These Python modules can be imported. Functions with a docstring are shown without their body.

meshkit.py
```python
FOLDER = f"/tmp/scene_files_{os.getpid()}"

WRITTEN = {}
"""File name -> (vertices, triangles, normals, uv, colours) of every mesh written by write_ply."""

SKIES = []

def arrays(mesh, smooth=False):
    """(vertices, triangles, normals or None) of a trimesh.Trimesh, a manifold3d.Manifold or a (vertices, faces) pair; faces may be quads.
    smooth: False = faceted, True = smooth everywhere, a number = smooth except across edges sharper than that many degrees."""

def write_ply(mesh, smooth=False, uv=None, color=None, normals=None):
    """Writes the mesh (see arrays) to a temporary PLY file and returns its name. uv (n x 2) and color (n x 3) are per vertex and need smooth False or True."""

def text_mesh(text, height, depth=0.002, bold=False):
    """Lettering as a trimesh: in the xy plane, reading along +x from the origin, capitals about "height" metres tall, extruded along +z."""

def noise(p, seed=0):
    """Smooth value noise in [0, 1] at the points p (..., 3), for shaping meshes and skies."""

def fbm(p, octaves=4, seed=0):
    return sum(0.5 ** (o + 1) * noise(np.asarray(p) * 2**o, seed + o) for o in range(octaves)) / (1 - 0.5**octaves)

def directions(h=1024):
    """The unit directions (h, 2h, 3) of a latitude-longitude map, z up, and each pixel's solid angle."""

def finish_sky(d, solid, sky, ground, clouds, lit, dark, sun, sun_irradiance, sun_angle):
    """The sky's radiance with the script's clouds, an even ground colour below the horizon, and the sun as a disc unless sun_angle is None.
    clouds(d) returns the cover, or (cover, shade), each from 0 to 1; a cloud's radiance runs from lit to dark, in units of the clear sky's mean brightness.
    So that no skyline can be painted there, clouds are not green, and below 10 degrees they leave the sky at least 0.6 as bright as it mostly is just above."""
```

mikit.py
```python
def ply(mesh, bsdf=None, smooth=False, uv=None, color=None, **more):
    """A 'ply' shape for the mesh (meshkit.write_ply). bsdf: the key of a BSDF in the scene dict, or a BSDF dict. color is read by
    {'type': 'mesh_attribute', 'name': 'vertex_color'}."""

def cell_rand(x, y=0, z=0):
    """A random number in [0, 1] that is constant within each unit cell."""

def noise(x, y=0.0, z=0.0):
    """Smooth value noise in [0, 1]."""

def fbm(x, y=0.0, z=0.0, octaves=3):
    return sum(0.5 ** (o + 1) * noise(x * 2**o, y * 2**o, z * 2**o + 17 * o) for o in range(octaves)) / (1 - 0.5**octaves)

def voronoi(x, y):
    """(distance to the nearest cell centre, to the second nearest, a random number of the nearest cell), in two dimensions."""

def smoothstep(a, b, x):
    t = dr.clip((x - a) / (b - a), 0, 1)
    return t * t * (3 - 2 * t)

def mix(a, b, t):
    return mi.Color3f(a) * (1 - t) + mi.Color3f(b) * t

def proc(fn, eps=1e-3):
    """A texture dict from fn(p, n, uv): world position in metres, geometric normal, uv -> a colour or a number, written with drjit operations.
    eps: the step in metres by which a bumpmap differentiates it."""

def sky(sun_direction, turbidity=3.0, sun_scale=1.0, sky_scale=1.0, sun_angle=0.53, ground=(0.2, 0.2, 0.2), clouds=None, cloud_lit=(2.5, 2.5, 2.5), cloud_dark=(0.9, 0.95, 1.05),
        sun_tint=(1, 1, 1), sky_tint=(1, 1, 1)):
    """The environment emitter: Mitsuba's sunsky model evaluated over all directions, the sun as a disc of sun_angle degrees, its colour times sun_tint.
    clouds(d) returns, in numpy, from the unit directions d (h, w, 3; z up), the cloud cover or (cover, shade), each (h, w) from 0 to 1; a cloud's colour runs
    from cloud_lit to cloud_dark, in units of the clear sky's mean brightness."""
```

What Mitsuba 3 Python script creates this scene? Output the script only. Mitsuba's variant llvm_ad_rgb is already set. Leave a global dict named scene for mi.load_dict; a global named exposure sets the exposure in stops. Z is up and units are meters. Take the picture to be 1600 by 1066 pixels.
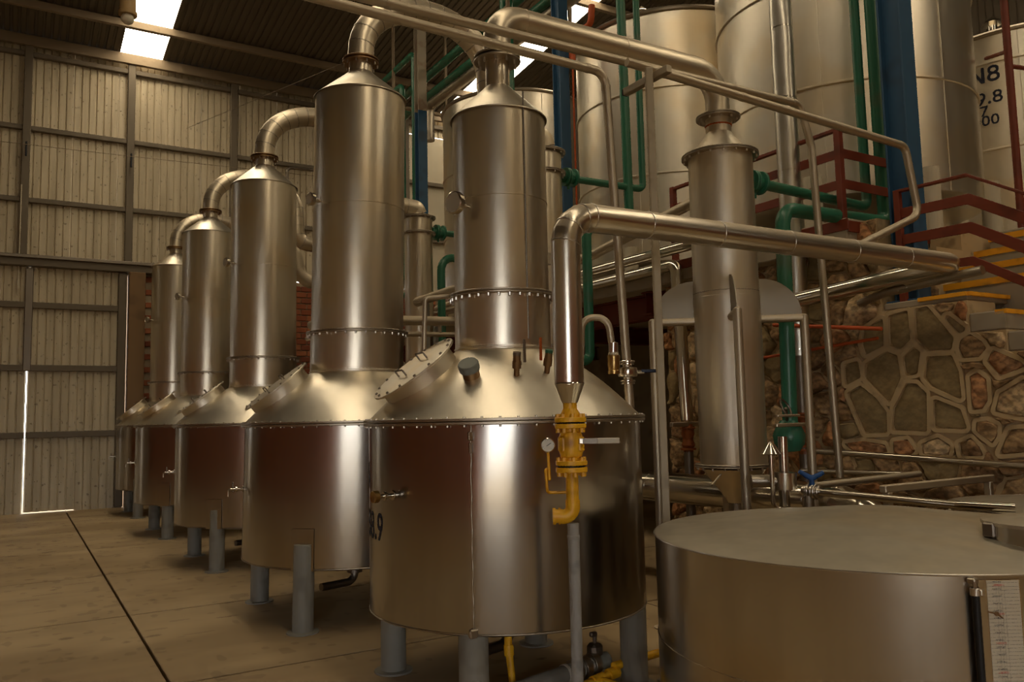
import math
import numpy as np
import trimesh
import drjit as dr
import mitsuba as mi
import meshkit
import mikit
import shapely.geometry as sg
from shapely.ops import unary_union
from mikit import noise, fbm, smoothstep, mix

T = mi.ScalarTransform4f
rng = np.random.default_rng(7)
scene, labels = {}, {}
PI = math.pi

# ---------------------------------------------------------------- camera, sky, skylights' glow, exposure
CAM = np.array([0.0, 0.0, 1.70])
yaw, pitch, roll = 0.545, 0.092, -0.022
FW = np.array([math.sin(yaw) * math.cos(pitch), math.cos(yaw) * math.cos(pitch), math.sin(pitch)])
RT = np.array([math.cos(yaw), -math.sin(yaw), 0.0])
UPV = np.cross(RT, FW)
UPV = -math.sin(roll) * RT + math.cos(roll) * UPV
scene['camera'] = {'type': 'perspective', 'fov': 2 * math.degrees(math.atan(800 / 1280)), 'fov_axis': 'x', 'near_clip': 0.05, 'far_clip': 200.0,
                   'to_world': T().look_at(origin=CAM.tolist(), target=(CAM + FW).tolist(), up=UPV.tolist())}
scene['sky'] = mikit.sky([-0.3, 0.5, 0.8], turbidity=4.0, sun_scale=0.0, sky_scale=31.0, ground=(0.32, 0.30, 0.27),
                         clouds=lambda d: np.full(d.shape[:2], 0.9), cloud_lit=(1.25, 1.22, 1.15), cloud_dark=(0.8, 0.8, 0.8))
SKYLIGHT = (6.0, 4.95, 3.4)       # daylight that the yellowed fibreglass roof sheets pass on
exposure = 0.28


# ---------------------------------------------------------------- naming
def numbered(name, parent=None):
    base = (parent + '__' if parent else '') + name
    k, i = base, 0
    while k in scene or k in labels or k in PLACED:
        i += 1
        k = f'{base}_{i:03d}'
    return k


PLACED = set()


def put(key, d):
    scene[key] = d
    PLACED.add(key)
    return key


def thing(name, label, cat, group=None, kind=None):
    k = numbered(name)
    labels[k] = {'label': label}
    if cat:
        labels[k]['category'] = cat
    if group:
        labels[k]['group'] = group
    if kind:
        labels[k]['kind'] = kind
    PLACED.add(k)
    return k


def struct(name, label):
    labels[name] = {'label': label, 'kind': 'structure'}
    PLACED.add(name)
    return name


def part(parent, name, mesh, mat, smooth=32, label=None, kind=None, **kw):
    k = numbered(name, parent)
    put(k, mikit.ply(mesh, mat, smooth=smooth, **kw))
    if label or kind:
        labels[k] = {}
        if label:
            labels[k]['label'] = label
        if kind:
            labels[k]['kind'] = kind
    return k


def whole(name, label, cat, mesh, mat, smooth=32, group=None, kind=None):
    k = thing(name, label, cat, group, kind)
    put(k, mikit.ply(mesh, mat, smooth=smooth))
    return k


# ---------------------------------------------------------------- mesh helpers
def cat(*ms):
    ms = [m for m in ms if m is not None]
    return trimesh.util.concatenate(ms)


def V(*a):
    return np.array(a, float)


def box(c, s, ax=None):
    m = trimesh.creation.box(extents=s)
    if ax is not None:
        M = np.eye(4)
        M[:3, :3] = np.array(ax).T
        m.apply_transform(M)
    m.apply_translation(c)
    return m


def bbox(c, s, b=0.006, ax=None):
    """a box with chamfered edges"""
    h = np.array(s) / 2
    b = min(b, *(0.45 * h))
    pts = []
    for sx in (-1, 1):
        for sy in (-1, 1):
            for sz in (-1, 1):
                for k in range(3):
                    p = h.copy()
                    q = h - b
                    v = q.copy()
                    v[k] = p[k]
                    pts.append(v * (sx, sy, sz))
    m = trimesh.convex.convex_hull(np.array(pts))
    if ax is not None:
        M = np.eye(4)
        M[:3, :3] = np.array(ax).T
        m.apply_transform(M)
    m.apply_translation(c)
    return m


def span(x0, x1, y0, y1, z0, z1, b=0.0):
    c, s = ((x0 + x1) / 2, (y0 + y1) / 2, (z0 + z1) / 2), (x1 - x0, y1 - y0, z1 - z0)
    return bbox(c, s, b) if b else box(c, s)


def frame_of(d, hint=(0, 0, 1)):
    d = np.asarray(d, float) / np.linalg.norm(d)
    h = np.asarray(hint, float)
    if abs(d @ h) > 0.95:
        h = V(1, 0, 0)
    x = np.cross(h, d)
    x /= np.linalg.norm(x)
    return x, np.cross(d, x), d


def lathe(prof, n=48, o=(0, 0, 0), axis=(0, 0, 1)):
    """a surface of revolution of (r, h) points; walk the profile so that the outside lies on its right when h goes up"""
    prof = np.asarray(prof, float)
    x, y, d = frame_of(axis)
    a = np.arange(n) * 2 * PI / n
    ring = np.cos(a)[:, None] * x + np.sin(a)[:, None] * y
    verts, rows = [], []
    for r, h in prof:
        if r < 1e-6:
            rows.append([sum(len(v) for v in verts)] * n)
            verts.append((np.asarray(o) + d * h)[None])
        else:
            s = sum(len(v) for v in verts)
            rows.append(list(range(s, s + n)))
            verts.append(np.asarray(o) + d * h + ring * r)
    f = []
    for A, B in zip(rows[:-1], rows[1:]):
        for i in range(n):
            j = (i + 1) % n
            if A[i] != A[j]:
                f.append((A[i], A[j], B[j]))
            if B[i] != B[j]:
                f.append((A[i], B[j], B[i]))
    return trimesh.Trimesh(np.vstack(verts), np.array(f), process=False)


def cyl(p0, p1, r, n=20, r1=None):
    p0, p1 = np.asarray(p0, float), np.asarray(p1, float)
    L = np.linalg.norm(p1 - p0)
    r1 = r if r1 is None else r1
    return lathe([(0, 0), (r, 0), (r1, L), (0, L)], n, p0, p1 - p0)


def disc_ring(o, axis, r0, r1, h, n=48, b=0.003):
    """a flat flange: an annulus of height h with soft edges"""
    return lathe([(r0, 0), (r1 - b, 0), (r1, b), (r1, h - b), (r1 - b, h), (r0, h)], n, o, axis)


def torus_ring(o, axis, R, r, n=48, k=8):
    a = np.arange(k + 1) * 2 * PI / k
    return lathe([(R + r * math.sin(t), -r * math.cos(t)) for t in a], n, o, axis)


def bolts(o, axis, R, n, r=0.011, h=0.014, phase=0.0, lo=0.0):
    x, y, d = frame_of(axis)
    ms = []
    for i in range(n):
        t = phase + 2 * PI * i / n
        p = np.asarray(o) + R * (math.cos(t) * x + math.sin(t) * y)
        ms.append(lathe([(0, -lo), (r, -lo), (r, h), (0, h)], 6, p, d))
    return cat(*ms)


def fillet(pts, rad, k=8):
    pts = [np.asarray(p, float) for p in pts]
    out = [pts[0]]
    rads = rad if isinstance(rad, (list, tuple)) else [rad] * (len(pts) - 2)
    for i in range(1, len(pts) - 1):
        a, b, c = pts[i - 1], pts[i], pts[i + 1]
        u, v = a - b, c - b
        lu, lv = np.linalg.norm(u), np.linalg.norm(v)
        u, v = u / lu, v / lv
        ang = math.acos(np.clip(u @ v, -1, 1))
        R = rads[i - 1]
        if ang > 3.1 or R <= 0:
            out.append(b)
            continue
        t = min(R / math.tan(ang / 2), 0.49 * lu if i > 1 else 0.98 * lu, 0.49 * lv if i < len(pts) - 2 else 0.98 * lv)
        R = t * math.tan(ang / 2)
        bis = (u + v) / np.linalg.norm(u + v)
        cen = b + bis * R / math.sin(ang / 2)
        p, q = b + u * t, b + v * t
        e0 = (p - cen) / R
        e1 = (q - cen) / R
        th = math.acos(np.clip(e0 @ e1, -1, 1))
        for s in np.linspace(0, 1, k + 1):
            out.append(cen + R * (math.sin((1 - s) * th) * e0 + math.sin(s * th) * e1) / math.sin(th))
    out.append(pts[-1])
    keep = [out[0]]
    for p in out[1:]:
        if np.linalg.norm(p - keep[-1]) > 1e-5:
            keep.append(p)
    return np.array(keep)


def sweep(path, r, n=16, caps=True):
    """a round tube along a polyline; r is one radius or one per point"""
    path = np.asarray(path, float)
    m = len(path)
    r = np.broadcast_to(r, m)
    tg = np.zeros_like(path)
    tg[1:-1] = path[2:] - path[:-2]
    tg[0], tg[-1] = path[1] - path[0], path[-1] - path[-2]
    for i in range(1, m - 1):
        a, b = path[i] - path[i - 1], path[i + 1] - path[i]
        tg[i] = a / np.linalg.norm(a) + b / np.linalg.norm(b)
    tg /= np.linalg.norm(tg, axis=1, keepdims=True)
    x, y, _ = frame_of(tg[0])
    a = np.arange(n) * 2 * PI / n
    vs = []
    for i in range(m):
        if i:
            x = x - tg[i] * (x @ tg[i])
            x /= np.linalg.norm(x)
        y = np.cross(tg[i], x)
        vs.append(path[i] + r[i] * (np.cos(a)[:, None] * x + np.sin(a)[:, None] * y))
    f = []
    for i in range(m - 1):
        A, B = i * n, (i + 1) * n
        for k in range(n):
            j = (k + 1) % n
            f += [(A + k, A + j, B + j), (A + k, B + j, B + k)]
    v = np.vstack(vs)
    if caps:
        s = len(v)
        v = np.vstack([v, path[:1], path[-1:]])
        for k in range(n):
            j = (k + 1) % n
            f += [(s, j, k), (s + 1, (m - 1) * n + k, (m - 1) * n + j)]
    return trimesh.Trimesh(v, np.array(f), process=False)


def at_len(path, ds):
    """points and directions at the given lengths along a polyline"""
    seg = np.linalg.norm(np.diff(path, axis=0), axis=1)
    cum = np.r_[0, np.cumsum(seg)]
    out = []
    for d in ds:
        i = min(max(np.searchsorted(cum, d) - 1, 0), len(seg) - 1)
        t = (d - cum[i]) / seg[i]
        out.append((path[i] * (1 - t) + path[i + 1] * t, (path[i + 1] - path[i]) / seg[i]))
    return out


def length(path):
    return np.linalg.norm(np.diff(path, axis=0), axis=1).sum()


def bands(path, ds, r, w=0.014, t=0.003, n=24):
    """thin strap rings round a tube"""
    return cat(*[disc_ring(p - d * w / 2, d, r * 0.9, r + t, w, n, 0.001) for p, d in at_len(path, ds)])


def prism(poly, h, o, ex, ey, ez):
    """extrude a shapely polygon given in the (ex, ey) plane at o by h along ez"""
    m = trimesh.creation.extrude_polygon(poly, h, engine='earcut')
    M = np.eye(4)
    M[:3, 0], M[:3, 1], M[:3, 2], M[:3, 3] = ex, ey, ez, o
    m.apply_transform(M)
    if np.linalg.det(M[:3, :3]) < 0:
        m.invert()
    return m


# ---------------------------------------------------------------- materials
def two(b):
    return {'type': 'twosided', 'bsdf': b}


def rgb(*c):
    return {'type': 'rgb', 'value': list(c)}


def dull(key, c, rough=0.75, spec=0.3, **kw):
    scene[key] = two({'type': 'principled', 'base_color': c if isinstance(c, dict) else rgb(*c), 'roughness': rough, 'specular': spec, **kw})


def metal(key, c, rough, bump=None, scale=1.0):
    m = {'type': 'principled', 'base_color': c if isinstance(c, dict) else rgb(*c), 'roughness': rough, 'metallic': 1.0, 'specular': 0.5}
    if bump is not None:
        m = {'type': 'bumpmap', 'arbitrary': bump, 'scale': scale, 'bsdf': m}
    scene[key] = two(m)


def col_steel(base, amt=0.10, tint=(1.0, 0.93, 0.82)):
    """brushed sheet: fine vertical streaks, faint heat tint blotches"""
    def fn(p, n, uv):
        s = fbm(p.x * 14, p.y * 14, p.z * 0.7, 3)
        b = fbm(p.x * 2.1 + 5, p.y * 2.1, p.z * 1.6, 3)
        k = 1 + amt * (s - 0.5) * 2
        c = mi.Color3f(base) * k
        t = smoothstep(0.45, 0.75, b)
        return c * mix((1, 1, 1), tint, t)
    return mikit.proc(fn)


def wav(fx, fz):
    def fn(p, n, uv):
        return noise(p.x * fx, p.y * fx, p.z * fz) * 0.5 + noise(p.x * fx * 2.7 + 9, p.y * fx * 2.7, p.z * fz * 2) * 0.16
    return mikit.proc(fn, eps=0.01)


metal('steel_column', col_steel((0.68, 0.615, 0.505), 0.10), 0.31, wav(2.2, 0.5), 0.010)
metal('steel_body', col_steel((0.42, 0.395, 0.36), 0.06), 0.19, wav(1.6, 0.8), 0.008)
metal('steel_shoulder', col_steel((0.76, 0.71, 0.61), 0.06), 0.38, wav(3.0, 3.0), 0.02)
metal('steel_matte', col_steel((0.70, 0.64, 0.53), 0.12), 0.42, wav(2.2, 0.5), 0.008)
metal('steel_tank', col_steel((0.78, 0.72, 0.61), 0.05), 0.38, wav(0.9, 0.5), 0.016)
metal('steel_vat', col_steel((0.52, 0.48, 0.42), 0.07), 0.19, wav(2.5, 2.5), 0.008)
metal('steel_pipe', (0.62, 0.58, 0.51), 0.16)
metal('steel_clad', (0.66, 0.62, 0.54), 0.17, wav(3, 3), 0.012)
metal('riser_clad', (0.68, 0.65, 0.58), 0.34, wav(4, 2.5), 0.03)
metal('steel_lid', col_steel((0.66, 0.62, 0.53), 0.10), 0.44, wav(4, 4), 0.004)
metal('steel_plate', (0.32, 0.285, 0.23), 0.55)
metal('steel_flange', (0.42, 0.37, 0.30), 0.40)
metal('steel_bolt', (0.62, 0.58, 0.52), 0.30)
metal('steel_dark', (0.22, 0.19, 0.16), 0.45)
metal('brass', (0.42, 0.28, 0.11), 0.30)
metal('bronze', (0.30, 0.19, 0.10), 0.42)


def dusty(key, c, rough, dust=(0.50, 0.425, 0.31), amount=0.9):
    """metal with pale dust lying on what faces up"""
    scene[key] = {'type': 'blendbsdf', 'weight': mikit.proc(lambda p, n, uv: smoothstep(0.05, 0.85, n.z) * amount * (0.75 + 0.5 * fbm(p.x * 9, p.y * 9, p.z * 9, 2))),
                  'a': two({'type': 'principled', 'base_color': rgb(*c), 'roughness': rough, 'metallic': 1.0}),
                  'b': two({'type': 'diffuse', 'reflectance': rgb(*dust)})}


dusty('conduit_steel', (0.52, 0.45, 0.345), 0.48, amount=1.0)
dusty('steam_clad', (0.70, 0.64, 0.54), 0.25, amount=0.8)
dusty('vapor_steel', (0.66, 0.58, 0.455), 0.38, amount=0.55)


def speck(base, dark, scale=6.0, amt=1.0, rough=0.6, key=None, spec=0.3):
    def fn(p, n, uv):
        s = smoothstep(0.55, 0.8, fbm(p.x * scale, p.y * scale, p.z * scale, 3)) * amt
        return mix(base, dark, s)
    dull(key, mikit.proc(fn), rough, spec)


speck((0.215, 0.205, 0.172), (0.13, 0.115, 0.09), 5, 0.7, 0.55, 'leg_paint')
speck((0.023, 0.130, 0.076), (0.10, 0.10, 0.06), 4, 0.5, 0.34, 'green_paint', 0.5)
speck((0.024, 0.078, 0.155), (0.03, 0.04, 0.06), 3, 0.6, 0.55, 'blue_paint', 0.4)
speck((0.30, 0.26, 0.20), (0.18, 0.09, 0.05), 5, 0.7, 0.6, 'primer_paint')
speck((0.15, 0.028, 0.012), (0.05, 0.012, 0.008), 4, 0.6, 0.5, 'red_paint', 0.4)
speck((0.68, 0.36, 0.012), (0.25, 0.09, 0.015), 9, 0.7, 0.42, 'yellow_paint', 0.5)
speck((0.36, 0.075, 0.012), (0.10, 0.03, 0.012), 12, 0.8, 0.5, 'orange_paint', 0.4)
speck((0.22, 0.060, 0.013), (0.06, 0.02, 0.01), 14, 0.9, 0.6, 'rusty_iron', 0.3)
dull('orange_pipe_paint', (0.45, 0.085, 0.025), 0.45)
speck((0.75, 0.34, 0.02), (0.35, 0.16, 0.03), 7, 0.8, 0.6, 'nosing_paint')
dull('cream_paint', (0.50, 0.45, 0.35), 0.5)
speck((0.34, 0.29, 0.21), (0.20, 0.165, 0.115), 8, 0.7, 0.55, 'post_paint', 0.4)
dull('white_handle', (0.48, 0.45, 0.38), 0.5)
dull('lid_rubber', (0.16, 0.17, 0.15), 0.6)
dull('black_paint', (0.012, 0.013, 0.02), 0.5)
dull('ink', (0.010, 0.012, 0.025), 0.6)
dull('red_ink', (0.50, 0.10, 0.08), 0.6)
dull('black_rubber', (0.012, 0.012, 0.012), 0.5)
dull('blue_handle', (0.02, 0.075, 0.24), 0.4)
dull('dark_blue_handle', (0.012, 0.02, 0.05), 0.4)
dull('lamp_body', (0.30, 0.20, 0.09), 0.6)
dull('opal', (0.62, 0.58, 0.48), 0.3)
dull('gauge_face', (0.62, 0.60, 0.54), 0.5)
dull('old_dial', (0.34, 0.30, 0.23), 0.5)
dull('ruler_card', (0.56, 0.50, 0.38), 0.6)
speck((0.26, 0.25, 0.23), (0.16, 0.16, 0.15), 14, 0.8, 0.45, 'galvanised', 0.5)


def floor_fn(p, n, uv):
    a = fbm(p.x * 0.7, p.y * 0.9, 0.0, 4)
    b = fbm(p.x * 0.9 + 7, p.y * 2.2, 3.0, 4)
    c = mix((0.30, 0.222, 0.130), (0.37, 0.282, 0.172), smoothstep(0.3, 0.7, a))
    c = c * mix((0.90, 0.89, 0.88), (1.06, 1.06, 1.05), smoothstep(0.3, 0.72, b))
    d = smoothstep(0.74, 0.88, fbm(p.x * 5, p.y * 6, 1.0, 3))
    e = smoothstep(0.80, 0.86, noise(p.x * 9, p.y * 9, 2.0))
    return mix(c, (0.13, 0.095, 0.06), d * 0.5 + e * 0.25)


dull('concrete_floor', mikit.proc(floor_fn), 0.7, 0.12)
dull('joint_dirt', (0.045, 0.035, 0.024), 0.9)
speck((0.30, 0.25, 0.18), (0.20, 0.16, 0.11), 3, 0.8, 0.85, 'concrete')


def sheet_fn(p, n, uv):
    s = fbm(p.x * 9, p.y * 9, p.z * 0.5, 3)
    c = mix((0.44, 0.375, 0.265), (0.54, 0.47, 0.345), smoothstep(0.3, 0.7, s))
    d = smoothstep(0.70, 0.82, fbm(p.x * 22, p.y * 22, p.z * 13, 3))
    return mix(c, (0.14, 0.105, 0.065), d * 0.7)


dull('wall_sheet', mikit.proc(sheet_fn), 0.55, 0.4)
dull('roof_sheet', (0.118, 0.096, 0.070), 0.65, 0.25)
dull('purlin_paint', (0.22, 0.17, 0.115), 0.6)
dull('girt_paint', (0.145, 0.12, 0.088), 0.6)
speck((0.20, 0.125, 0.065), (0.13, 0.08, 0.045), 3, 0.8, 0.85, 'pillar_plaster')
dull('mortar', (0.30, 0.24, 0.165), 0.9)
BR = [(0.26, 0.085, 0.04), (0.22, 0.065, 0.03), (0.30, 0.11, 0.05), (0.18, 0.055, 0.028)]
for i, c in enumerate(BR):
    dull(f'brick_tone_{i}', c, 0.9)


dull('dark_brickwork', (0.25, 0.084, 0.042), 0.9)


def stone_mat(key, a, b, c, bump=0.02, deep=0.38):
    def fn(p, n, uv):
        f1 = fbm(p.x * 9, p.y * 9, p.z * 11, 4)
        f2 = fbm(p.x * 3 + 4, p.y * 2.5, p.z * 4, 3)
        f3 = fbm(p.x * 30, p.y * 30, p.z * 34, 3)
        q = mix(a, b, smoothstep(0.3, 0.7, f1))
        q = mix(q, c, smoothstep(0.48, 0.7, f2) * 0.8)
        return q * (1 - deep + 2 * deep * smoothstep(0.25, 0.75, f3))
    m = {'type': 'principled', 'base_color': mikit.proc(fn), 'roughness': 0.9, 'specular': 0.15}
    scene[key] = two({'type': 'bumpmap', 'arbitrary': mikit.proc(lambda p, n, uv: fbm(p.x * 16, p.y * 16, p.z * 18, 4), eps=0.004), 'scale': bump, 'bsdf': m})


stone_mat('stone_grey', (0.225, 0.158, 0.074), (0.275, 0.203, 0.102), (0.19, 0.138, 0.070), 0.004, 0.14)
stone_mat('stone_rust', (0.32, 0.150, 0.065), (0.42, 0.215, 0.10), (0.24, 0.14, 0.075), 0.035)
stone_mat('stone_pale', (0.38, 0.265, 0.145), (0.52, 0.385, 0.23), (0.26, 0.16, 0.085), 0.035)
stone_mat('stone_brown', (0.26, 0.160, 0.078), (0.36, 0.240, 0.125), (0.17, 0.095, 0.048), 0.035)
speck((0.44, 0.325, 0.182), (0.25, 0.175, 0.092), 9, 0.9, 0.9, 'stone_mortar')
scene['skylight_sheet'] = two({'type': 'diffuse', 'reflectance': rgb(0.5, 0.47, 0.4)})
scene['tube_glass'] = {'type': 'thindielectric'}

# ================================================================ the setting
X0, X1, Y0, Y1 = -9.0, 16.0, -8.0, 19.3
W = 0.86
GRID0 = 1.74 - 12 * W                                  # roof and wall sheets share this grid

fl = struct('floor', 'brown concrete floor cast in large slabs with dirty joints')
part(fl, 'subfloor', span(X0 - 0.1, X1 + 0.1, Y0 - 0.05, Y1, -0.25, -0.045), 'joint_dirt')
xs = [X0, -7.08, -3.08, 0.92, 4.92, 8.92, 12.92, X1 + 0.06]
ys = [Y0] + [8.25 + 2.33 * k for k in range(-6, 5)] + [Y1]
for i in range(len(xs) - 1):
    for j in range(len(ys) - 1):
        g = 0.011
        part(fl, 'slab', span(xs[i] + g, xs[i + 1] - g, ys[j] + 0.014, ys[j + 1] - 0.014, -0.05, 0.0, 0.005), 'concrete_floor', smooth=False)


def sheet(w, h, pitch=0.1433, d=0.032, back=False):
    """a ribbed steel sheet, w wide (x), h tall (z), ribs standing out towards -y"""
    n = max(1, round(w / pitch))
    p = w / n
    xs_, ys_ = [-0.006, 0.0], [0.0, 0.0]
    for k in range(n):
        for f, y in ((0.09, -d), (0.86, -d), (0.95, 0.0), (1.0, 0.0)):
            xs_.append((k + f) * p)
            ys_.append(y)
    m = len(xs_)
    v = np.array([(x, y, z) for z in (0, h) for x, y in zip(xs_, ys_)])
    f = np.array([t for i in range(m - 1) for t in ((i, i + 1, m + i + 1), (i, m + i + 1, m + i))])
    return trimesh.Trimesh(v, f, process=False)


wb = struct('wall_back', 'far wall of ribbed metal sheets on a steel frame above brickwork')
up = mikit.ply(sheet(W, 4.75), 'wall_sheet')
k0 = int((X0 - GRID0) / W)
for k in range(29):
    x = GRID0 + k * W
    if x > 8.5:
        continue
    put(numbered('ribbed_sheet', wb), {**up, 'to_world': T().translate([x, 19.26 - 0.006 * (k % 2), 5.03])})
for k in range(4):
    x0 = 8.62 + k * 1.8
    part(wb, 'flat_panel', span(x0, x0 + 1.78, 19.22, 19.27, 5.0, 9.15, 0.01), 'cream_paint')
part(wb, 'ribbed_sheet', sheet(7.2, 0.6).apply_translation((8.62, 19.26, 9.17)), 'wall_sheet', smooth=False)
for x in (-6.2, -4.1, -2.0, 0.03, 1.98, 4.16, 6.3, 8.5, 10.6, 12.8):
    part(wb, 'post', span(x - 0.075, x + 0.075, 19.08, 19.22, 4.9, 9.72, 0.01), 'girt_paint')
PX = [X0, -6.2, -4.1, -2.0, 0.03, 1.98, 4.16, 6.3, 8.5, 10.6, 12.8, X1]
for z in (6.34, 7.85, 9.43):
    for a, b in zip(PX[:-1], PX[1:]):
        part(wb, 'girt', span(a + 0.075, b - 0.075, 19.12, 19.225, z - 0.05, z + 0.05, 0.008), 'girt_paint')
part(wb, 'lintel', span(X0, 2.62, 18.86, 19.2, 4.93, 5.10, 0.01), 'girt_paint')
part(wb, 'door_rail', span(-3.4, 2.55, 18.80, 18.87, 5.08, 5.15, 0.01), 'steel_dark')
part(wb, 'pillar', span(1.98, 2.30, 18.80, 19.28, 0.0, 4.93, 0.012), 'pillar_plaster')
part(wb, 'masonry', span(2.30, X1, 19.10, 19.30, 0.0, 4.98), 'mortar')
part(wb, 'masonry', span(X0, -3.2, 19.05, 19.30, 0.0, 4.93), 'mortar')
BL, BH, BJ = 0.262, 0.118, 0.022
brick = bbox((0, 0, 0), (BL, 0.05, BH), 0.008)
bp = [mikit.ply(brick, f'brick_tone_{i}', smooth=False) for i in range(4)]
rest = [[], [], [], []]
nb = 0
for r in range(35):
    z = 0.07 + r * (BH + BJ)
    for c in range(27):
        x = 2.46 + c * (BL + BJ) + (BL + BJ) / 2 * (r % 2)
        if x > 9.4:
            continue
        q = int(rng.integers(0, 4))
        d = 19.092 + rng.uniform(-0.006, 0.006)
        if (x < 2.75 or 5.5 < x < 6.15) and nb < 260:
            nb += 1
            put(numbered('brick', wb), {**bp[q], 'to_world': T().translate([x, d, z])})
        else:
            m = brick.copy()
            m.apply_translation((x, d, z))
            rest[q].append(m)
for q in range(4):
    part(wb, 'brickwork', cat(*rest[q]), f'brick_tone_{q}', smooth=False, kind='stuff')

# the sliding door of the far wall: two leaves that leave a slit of daylight between them
for name, xa, xb, lab in (('door_1', -2.9, 0.155, 'left leaf of the ribbed metal sliding door in the far wall'), ('door_2', 0.185, 1.95, 'right leaf of the ribbed metal sliding door beside the brick pillar')):
    dn = struct(name, lab)
    n = max(1, round((xb - xa) / 0.88))
    w = (xb - xa) / n
    sh = mikit.ply(sheet(w, 4.95), 'wall_sheet')
    for k in range(n):
        put(numbered('ribbed_sheet', dn), {**sh, 'to_world': T().translate([xa + k * w, 19.08 - 0.004 * (k % 2), 0.022 if name == 'door_2' and k == 0 else -0.003])})
    for z in (4.15, 2.88, 1.54):
        part(dn, 'rail', span(xa, xb - (0.1 if name == 'door_2' else 0), 18.96, 19.045, z - 0.062, z + 0.062, 0.008), 'girt_paint')
    if name == 'door_2':
        part(dn, 'stile', span(xb - 0.16, xb, 18.92, 19.05, 0.02, 4.9, 0.01), 'girt_paint')
        part(dn, 'stile', span(xa - 0.09, xa + 0.05, 18.95, 19.04, 2.82, 4.9, 0.01), 'steel_dark')
part('door_1', 'latch_wire', cat(cyl((-0.03, 18.98, 4.6), (-0.03, 18.98, 6.6), 0.012, 8), bbox((-0.03, 18.97, 4.55), (0.05, 0.05, 0.18), 0.01)), 'cream_paint')

wl = struct('wall_left', 'left wall of the hall, brick below and ribbed sheets above')
part(wl, 'masonry', span(X0 - 0.3, X0, Y0, Y1, 0, 3.4), 'dark_brickwork')
m = sheet(Y1 - Y0, 8.3)
m.apply_transform(trimesh.transformations.rotation_matrix(PI / 2, (0, 0, 1)))
m.apply_translation((X0, Y0, 3.4))
part(wl, 'ribbed_sheet', m, 'wall_sheet', smooth=False)
wr = struct('wall_right', 'right wall of the hall behind the storage tanks')
m = sheet(Y1 - Y0, 11.6)
m.apply_transform(trimesh.transformations.rotation_matrix(PI / 2, (0, 0, 1)))
m.apply_translation((X1, Y0, 0))
part(wr, 'ribbed_sheet', m, 'roof_sheet', smooth=False)
wf = struct('wall_front', 'wall behind the viewer with a wide open gateway')
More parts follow.
